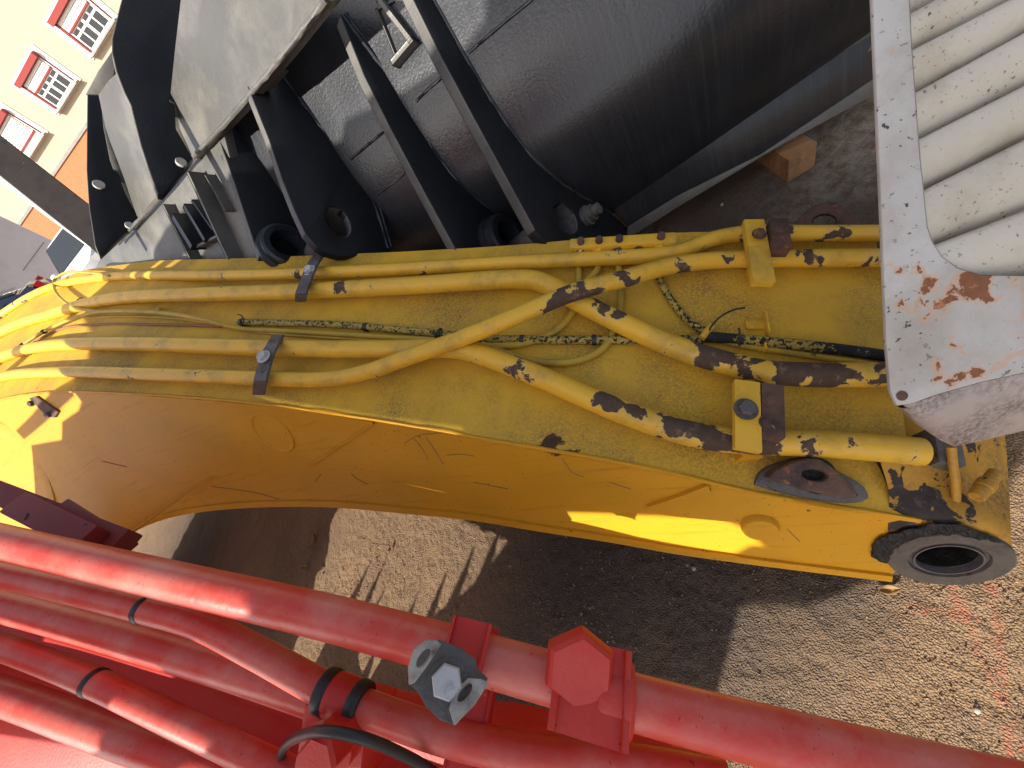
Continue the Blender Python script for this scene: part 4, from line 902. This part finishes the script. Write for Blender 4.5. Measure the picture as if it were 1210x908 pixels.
dw = (hw1[1] + hw1[0]) / 2 - (hw2[1] + hw2[0]) / 2; ww = (hw1[1] - hw1[0] + hw2[1] - hw2[0]) / 2; hc1 = (hw1[0] + hw1[1]) / 2
for i, sh in enumerate((.34, .34, .78)):
    hc = hc1 - dw * i; window(hc - ww / 2, hc + ww / 2, z_sill - .02, z_top + .06, sh, bld)
print('facade', w1a, w1b, w1c, w2a, w2b, w2c, 'plinth', pl, 'dw', dw, ww)

# pale grey garage wall, post, cars, junk
GREYW = paint('pale_grey_render', (.4, .39, .42), (.38, .37, .4), (.33, .32, .35), .5, .8, 1, None, 1, 1, .9, peel=40)
gp = O + ray((35, 290)) * 14.0; gn = nrm([.25, -.97, 0]); gh = np.array([gn[1], -gn[0], 0]); gh = gh if gh[0] > 0 else -gh
gar = thing('garage_wall', [gp[0], gp[1], -.95], 'pale grey rendered wall behind the parked cars at the left', 'wall')
top_z = onpl((20, 205), gp, gn)[2]
box('wall', [gp[0] - gh[0] * 4, gp[1] - gh[1] * 4, (top_z - .95) / 2], (gh, gn, (0, 0, 1)), (9, .3, top_z + .95), GREYW, gar, bev=.01)
a, b = onpl((52, 286), gp + gn * .16, gn), onpl((27, 320), gp + gn * .16, gn)
tube('wall_cable', [a + gn * .01, (a + b) / 2 + gn * .012, b + gn * .01], .008, RUBBER, gar, seg=6)
POSTM = paint('rusty_brown_post', (.026, .019, .016), (.036, .025, .021), (.014, .011, .01), .5, .7, 12, (.14, .07, .05), .68, 30, .7)
post = thing('steel_post', O + ray((100, 300)) * 3.0 * S * np.array([1, 1, 1]), 'dark brown steel post with a white painted edge, leaning in at the left', 'post')
def pbar(name, a, b, wpx0, wpx1, d, mat, depth):
    pa, pb = O + ray(a) * d * S, O + ray(b) * d * S; n_ = nrm(O - pa); t = nrm(pb - pa); n_ = nrm(n_ - t * np.dot(n_, t)); s_ = np.cross(n_, t)
    L_ = np.linalg.norm(pb - pa) * 1.0; w0 = wpx0 / F * d * S; w1 = wpx1 / F * d * S
    bm = bmesh.new(); vv = []
    for p, w in ((pa, w0), (pb, w1)):
        for s1, n1 in ((-.5, 0), (.5, 0), (.5, -depth), (-.5, -depth)): vv.append(bm.verts.new(V(p + s_ * w * s1 + n_ * n1 * S)))
    for f in ((0, 1, 2, 3), (7, 6, 5, 4), (0, 4, 5, 1), (1, 5, 6, 2), (2, 6, 7, 3), (3, 7, 4, 0)): bm.faces.new([vv[i] for i in f])
    bmesh.ops.recalc_face_normals(bm, faces=bm.faces[:]); bmesh.ops.bevel(bm, geom=bm.edges[:], offset=.006, segments=1, affect='EDGES'); return link(name, bm_mesh(bm), mat, post, smooth=40)
pbar('web', (-75, 124), (135, 290), 35, 38, 2.2, POSTM, .12)
pbar('flange', (-75, 152), (135, 306), 13, 13, 2.18, WFR, .16)
CARP = paint('white_car_paint', (.6, .62, .66), (.58, .6, .64), (.5, .5, .52), .6, .9, 2, None, 1, 1, .25, coat=.5)
NAVY = paint('navy_car_paint', (.012, .02, .06), (.014, .022, .065), (.02, .025, .05), .6, .9, 2, None, 1, 1, .25, coat=.6)
CGLASS, nt_, b_ = newmat('car_glass'); b_.inputs['Base Color'].default_value = (.03, .035, .042, 1); b_.inputs['Roughness'].default_value = .06
TAIL, nt_, b_ = newmat('red_lamp_lens'); b_.inputs['Base Color'].default_value = (.5, .02, .03, 1); b_.inputs['Roughness'].default_value = .15
def car(loc, rz, paintm, label, name='parked_car'):
    t = thing(name, loc, label, 'car'); Rm = Matrix.Translation(V(loc)) @ Matrix.Rotation(rz, 4, 'Z')
    def tr(me): me.transform(Rm); return me
    secs = [(-2.05, .55, .72, .35), (-1.9, .78, .80, .32), (-1.0, .88, .90, .3), (0, .9, .93, .3), (1.1, .88, .95, .3), (1.95, .8, .9, .32), (2.1, .6, .75, .38)]
    bm = bmesh.new(); rings = []
    for y, w, zt, zb in secs:
        rings.append([bm.verts.new((x, y, z)) for x, z in ((-w * .9, zb), (-w, zb + .12), (-w, zt - .18), (-w * .9, zt), (w * .9, zt), (w, zt - .18), (w, zb + .12), (w * .9, zb))])
    for a, b in zip(rings, rings[1:]):
        for k in range(8): bm.faces.new((a[k], a[(k + 1) % 8], b[(k + 1) % 8], b[k]))
    bm.faces.new(rings[0]); bm.faces.new(rings[-1][::-1])
    bmesh.ops.subdivide_edges(bm, edges=bm.edges[:], cuts=1, use_grid_fill=True, smooth=.6); body = link('body', tr(bm_mesh(bm)), paintm, t, smooth=50)
    bm = bmesh.new(); rr = []
    for y, w, z in ((-1.05, .8, .88), (-.25, .64, 1.42), (.9, .62, 1.44), (1.75, .76, .92)): rr.append([bm.verts.new((-w, y, z)), bm.verts.new((w, y, z))])
    for a, b in zip(rr, rr[1:]): bm.faces.new((a[0], a[1], b[1], b[0]))
    bm.faces.new([r[0] for r in rr]); bm.faces.new([r[1] for r in rr][::-1])
    bmesh.ops.recalc_face_normals(bm, faces=bm.faces[:]); bmesh.ops.bevel(bm, geom=bm.edges[:], offset=.1, segments=4, affect='EDGES')
    link('cabin', tr(bm_mesh(bm)), paintm, t, smooth=40)
    def pane(nm, q, m, off):
        bm = bmesh.new(); vs = [bm.verts.new(p) for p in q]; f = bm.faces.new(vs); f.normal_update(); n_ = f.normal.copy()
        r = bmesh.ops.extrude_face_region(bm, geom=[f])
        for v in [g for g in r['geom'] if isinstance(g, bmesh.types.BMVert)]: v.co += n_ * off
        return link(nm, tr(bm_mesh(bm)), m, t)
    pane('windscreen', [(-.68, -1.0, .93), (.68, -1.0, .93), (.56, -.32, 1.385), (-.56, -.32, 1.385)], CGLASS, .035)
    pane('rear_window', [(.62, 1.72, .96), (-.62, 1.72, .96), (-.55, .98, 1.4), (.55, .98, 1.4)], CGLASS, .03)
    for s in (-1, 1):
        q = [(s * .81, -.85, .95), (s * .67, -.2, 1.36), (s * .65, .85, 1.37), (s * .77, 1.55, .97)]
        pane('side_window', q if s > 0 else q[::-1], CGLASS, .02)
        me = bpy.data.meshes.new('m'); bm = bmesh.new(); bmesh.ops.create_uvsphere(bm, u_segments=10, v_segments=8, radius=.1); bmesh.ops.scale(bm, vec=(1.1, .6, .8), verts=bm.verts); bmesh.ops.translate(bm, vec=(s * 1.0, -.75, .98), verts=bm.verts); link('mirror', tr(bm_mesh(bm)), paintm, t, smooth=True)
        for y in (-1.3, 1.3):
            lathe('wheel', Rm @ Vector((s * .8, y, .32)), Rm.to_3x3() @ Vector((s, 0, 0)), [(.2, -.1), (.32, -.1), (.33, -.05), (.33, .08), (.3, .1), (.22, .1), (.2, .08), (0, .07)], RUBBER, t, seg=24)
        bm = bmesh.new(); bmesh.ops.create_cube(bm, size=1); bmesh.ops.scale(bm, vec=(.34, .16, .16), verts=bm.verts); bmesh.ops.translate(bm, vec=(s * .6, -1.95, .64), verts=bm.verts); link('headlight', tr(bm_mesh(bm)), ZINC, t)
        bm = bmesh.new(); bmesh.ops.create_cube(bm, size=1); bmesh.ops.scale(bm, vec=(.28, .1, .22), verts=bm.verts); bmesh.ops.translate(bm, vec=(s * .62, 2.03, .74), verts=bm.verts); link('tail_light', tr(bm_mesh(bm)), TAIL, t)
    tube('aerial', [Rm @ Vector((0, .9, 1.42)), Rm @ Vector((0, 1.05, 1.62))], .008, RUBBER, t, raw=True, seg=6)
    return t
def car_at(px, D, local, rz):
    l = Matrix.Rotation(rz, 3, 'Z') @ Vector(local); q = O + ray(px) * D; return [q[0] - l[0], q[1] - l[1], q[2] - l[2]]
wl = car_at((79, 291), 11, (0, -.66, 1.16), math.radians(-8)); nl = car_at((34, 330), 7.0, (0, 2.0, .92), math.radians(-75)); print('cars', wl, nl)
car(wl, math.radians(-8), CARP, 'white car with a dark windscreen, parked behind the steel post')
nc = car(nl, math.radians(-75), NAVY, 'dark navy car with a red tail lamp, at the left edge behind the yellow pipes')
bpy.context.view_layer.update(); dg = bpy.context.evaluated_depsgraph_get()
hit_, loc_, nn_, _, ob_, _ = SC.ray_cast(dg, V(O), V(ray((14, 346))).normalized())
if hit_ and ob_.parent == nc:
    fc = bpy.data.curves.new('t', 'FONT'); fc.body = '& S\u00f6hne'; fc.size = .17; fc.extrude = .002; fc.align_x = 'CENTER'
    to = bpy.data.objects.new('t', fc); COL.objects.link(to); me = bpy.data.meshes.new_from_object(to.evaluated_get(bpy.context.evaluated_depsgraph_get())); bpy.data.objects.remove(to)
    x_ = np.array(P(26, 337, 1) - P(6, 354, 1)); n_ = np.array(nn_); n_ = n_ if np.dot(n_, O - np.array(loc_)) > 0 else -n_; x_ = nrm(x_ - n_ * np.dot(x_, n_)); y_ = np.cross(n_, x_); p_ = np.array(loc_) + n_ * .01
    me.transform(Matrix(((x_[0], y_[0], n_[0], p_[0]), (x_[1], y_[1], n_[1], p_[1]), (x_[2], y_[2], n_[2], p_[2]), (0, 0, 0, 1)))); link('lettering', me, WFR, nc)

# small litter on the ground
LEAF = paint('dry_leaf', (.22, .12, .05), (.3, .19, .08), (.1, .06, .03), .5, .8, 30, None, 1, 1, .8)
GLEAF = paint('greenish_leaf', (.16, .17, .05), (.2, .19, .06), (.1, .08, .03), .5, .8, 30, None, 1, 1, .8)
PALE = paint('pale_stone', (.36, .32, .27), (.3, .27, .23), (.2, .17, .14), .5, .8, 30, None, 1, 1, .9)
def leaf(px, L_, rz, mat, label, name='dry_leaf'):
    c = onz(px, .006); rows = []
    for t in np.linspace(0, 1, 7):
        w = L_ * .26 * math.sin(PI * min(1, t * 1.02 + .02)) ** .8; rows.append([c + np.array([math.cos(rz), math.sin(rz), 0]) * (t - .5) * L_ + np.array([-math.sin(rz), math.cos(rz), 0]) * w * k + np.array([0, 0, .012 * abs(k) + .01 * (2 * t - 1) ** 2]) for k in (-1, -.5, 0, .5, 1)])
    v, f = grid(rows); bm = bmesh.new(); bm.from_mesh(mesh(v, f)); bmesh.ops.solidify(bm, geom=bm.faces[:], thickness=.0008)
    st = tube('', [c - np.array([math.cos(rz), math.sin(rz), 0]) * L_ * .5, c - np.array([math.cos(rz + .4), math.sin(rz + .4), -.1]) * L_ * .85], .0012, None, seg=5, n=2, join=True)
    t_ = bpy.data.meshes.new('m'); bm.to_mesh(t_); bm.free(); vs = [v.co[:] for v in t_.vertices]; fs = [tuple(p.vertices) for p in t_.polygons]
    tag(link(name, joined([(vs, fs), st]), mat, smooth=True), label, 'leaf')
leaf((371, 640), .075, .6, LEAF, 'curled brown leaf on the sunlit ground, close under the yellow boom'); leaf((362, 671), .05, 2.2, GLEAF, 'small greenish leaf on the ground, just above the thick red pipe')
leaf((462, 648), .035, 1.1, LEAF, 'tiny brown leaf fragment in the middle of the sunlit ground patch'); leaf((1050, 697), .045, -.7, LEAF, 'brown leaf scrap on the ground, below the round pin eye')
def pebble(px, r, label):
    bm = bmesh.new(); bmesh.ops.create_icosphere(bm, subdivisions=2, radius=r); c = onz(px, r * .5)
    for v in bm.verts: v.co = Vector((v.co.x * 1.3, v.co.y, v.co.z * .7)) * (1 + .25 * noise.noise(v.co / r * 1.3 + Vector(c))) + V(c)
    tag(link('pebble', bm_mesh(bm), PALE, smooth=True), label, 'pebble')
pebble((1155, 840), .0055, 'pale pebble on the sunlit ground at the lower right'); pebble((853, 242), .006, 'pale pebble in the shade between the black bucket and the yellow boom'); pebble((820, 672), .006, 'pale pebble in the dark shade under the yellow boom')

# ------------------------------------------------------------------ red panels added out of frame on the sun side, cut and slotted to shape the shade
MD = 1.9; SH3 = np.array([SUN_H[0], SUN_H[1], 0]); SS = np.array([-SUN_H[1], SUN_H[0], 0])
blocker_root = thing('red_blocker', SH3 * MD, 'added red panels out of view toward the sun, cut to shade the yard', 'shade blocker')
def mp(h, z): return SH3 * MD + SS * h + np.array([0, 0, z - (3 - MD) * math.tan(SUN_EL)])
def mplate(name, pts, holes=(), th=.01): return plate3(name, [mp(*p) for p in pts], -SH3, th, RED, blocker_root, [[mp(*p) for p in h] for h in holes], bev=.002)
mplate('shade_panel', [(.21, 4.95), (-.93, 4.95), (-1.0, 4.56), (-1.1, 4.48), (-1.37, 4.4), (-1.58, 4.37), (-1.62, 4.29), (-1.9, 4.27), (-2.3, 4.2), (-2.6, 4.13), (-2.85, 4.05), (-3.1, 3.92), (-3.22, 3.75), (-3.1, 3.6), (-2.75, 3.53), (-2.52, 3.42), (-2.42, 3.32), (-2.4, 3.26), (-2.46, 3.2), (-2.62, 3.12), (-2.68, 3.0), (-2.95, 2.94), (-3.02, 2.6), (-3.0, 2.0), (-2.3, 1.97), (-1.98, 1.97), (-1.95, 2.35), (-1.7, 2.58), (-1.0, 2.62), (-.92, 2.72), (-.78, 2.8), (-.41, 2.885), (-.12, 2.95), (-.06, 2.91), (-.03, 2.84), (.12, 2.7), (.3, 2.74), (.4, 2.84), (.44, 2.98), (.42, 3.3), (.3, 3.84), (.21, 3.95)],
       [[(-1.5, 3.295), (-.72, 3.185), (-.68, 3.205), (-.72, 3.24), (-1.5, 3.34)], [(-1.4, 2.995), (-.95, 2.945), (-.92, 2.96), (-.95, 2.975), (-1.4, 3.025)], [(-1.45, 2.79), (-1.05, 2.75), (-1.02, 2.77), (-1.05, 2.8), (-1.45, 2.84)],
        [(-.83, 3.06), (-.6, 3.0), (-.58, 3.015), (-.61, 3.03), (-.83, 3.09)], [(-1.0, 2.885), (-.77, 2.85), (-.75, 2.865), (-.78, 2.88), (-1.0, 2.917)], [(-2.55, 3.93), (-2.67, 3.79), (-2.63, 3.77), (-2.5, 3.9)], [(-2.75, 3.88), (-2.83, 3.8), (-2.8, 3.78), (-2.7, 3.87)]])
shade_spikes = [(-1.2, 1.82), (-1.19, 1.98), (-1.16, 1.84), (-1.1, 1.9), (-1.085, 2.12), (-1.06, 1.95), (-1.02, 2.0), (-1.0, 2.25), (-.975, 2.05), (-.93, 2.12), (-.915, 2.4), (-.89, 2.2), (-.86, 2.28), (-.85, 2.47), (-.83, 2.36), (-.8, 2.5)]  # spiked outlines shaped only for their jagged shadow
spike_clump = [(-1.62, .93), (-1.6, 1.62), (-1.55, 1.95), (-1.52, 1.68), (-1.48, 1.72), (-1.46, 2.02), (-1.43, 1.74), (-1.4, 1.72), (-1.385, 1.93), (-1.36, 1.66), (-1.3, 1.62), (-1.28, 1.84), (-1.26, 1.6)]
mplate('track_frame', [(.125, 2.8), (.125, 2.64), (.23, 2.62), (.1, 2.5), (-.05, 2.43), (-.05, .93)] + spike_clump + shade_spikes + [(-.78, 2.6), (-.3, 2.68), (-.1, 2.73), (-.05, 2.83)])  # added out-of-view panel, no real track frame, cut for its jagged shadow
mplate('track_frame', [(-3.6, .93), (-1.8, .93), (-1.8, 1.6), (-1.9, 1.75), (-1.86, 1.8), (-1.97, 1.95), (-1.99, 2.02), (-2.36, 2.05), (-3.0, 2.03), (-3.6, 1.9)])  # added out-of-view panel, no real track frame, there for its shadow
mplate('shade_bar', [(-2.46, 3.4), (-2.43, 3.3), (-3.0, 2.98), (-3.05, 3.03)]); mplate('shade_bar', [(-3.2, 3.8), (-3.14, 3.75), (-3.4, 3.2), (-3.5, 3.2)])
box('blocker_box', SH3 * 2.21 + SS * -.3 + np.array([0, 0, 3.48]), (SH3, SS, (0, 0, 1)), (.58, .5, .82), RED, blocker_root, bev=.02)  # added box, its shadow stays inside that of the panel
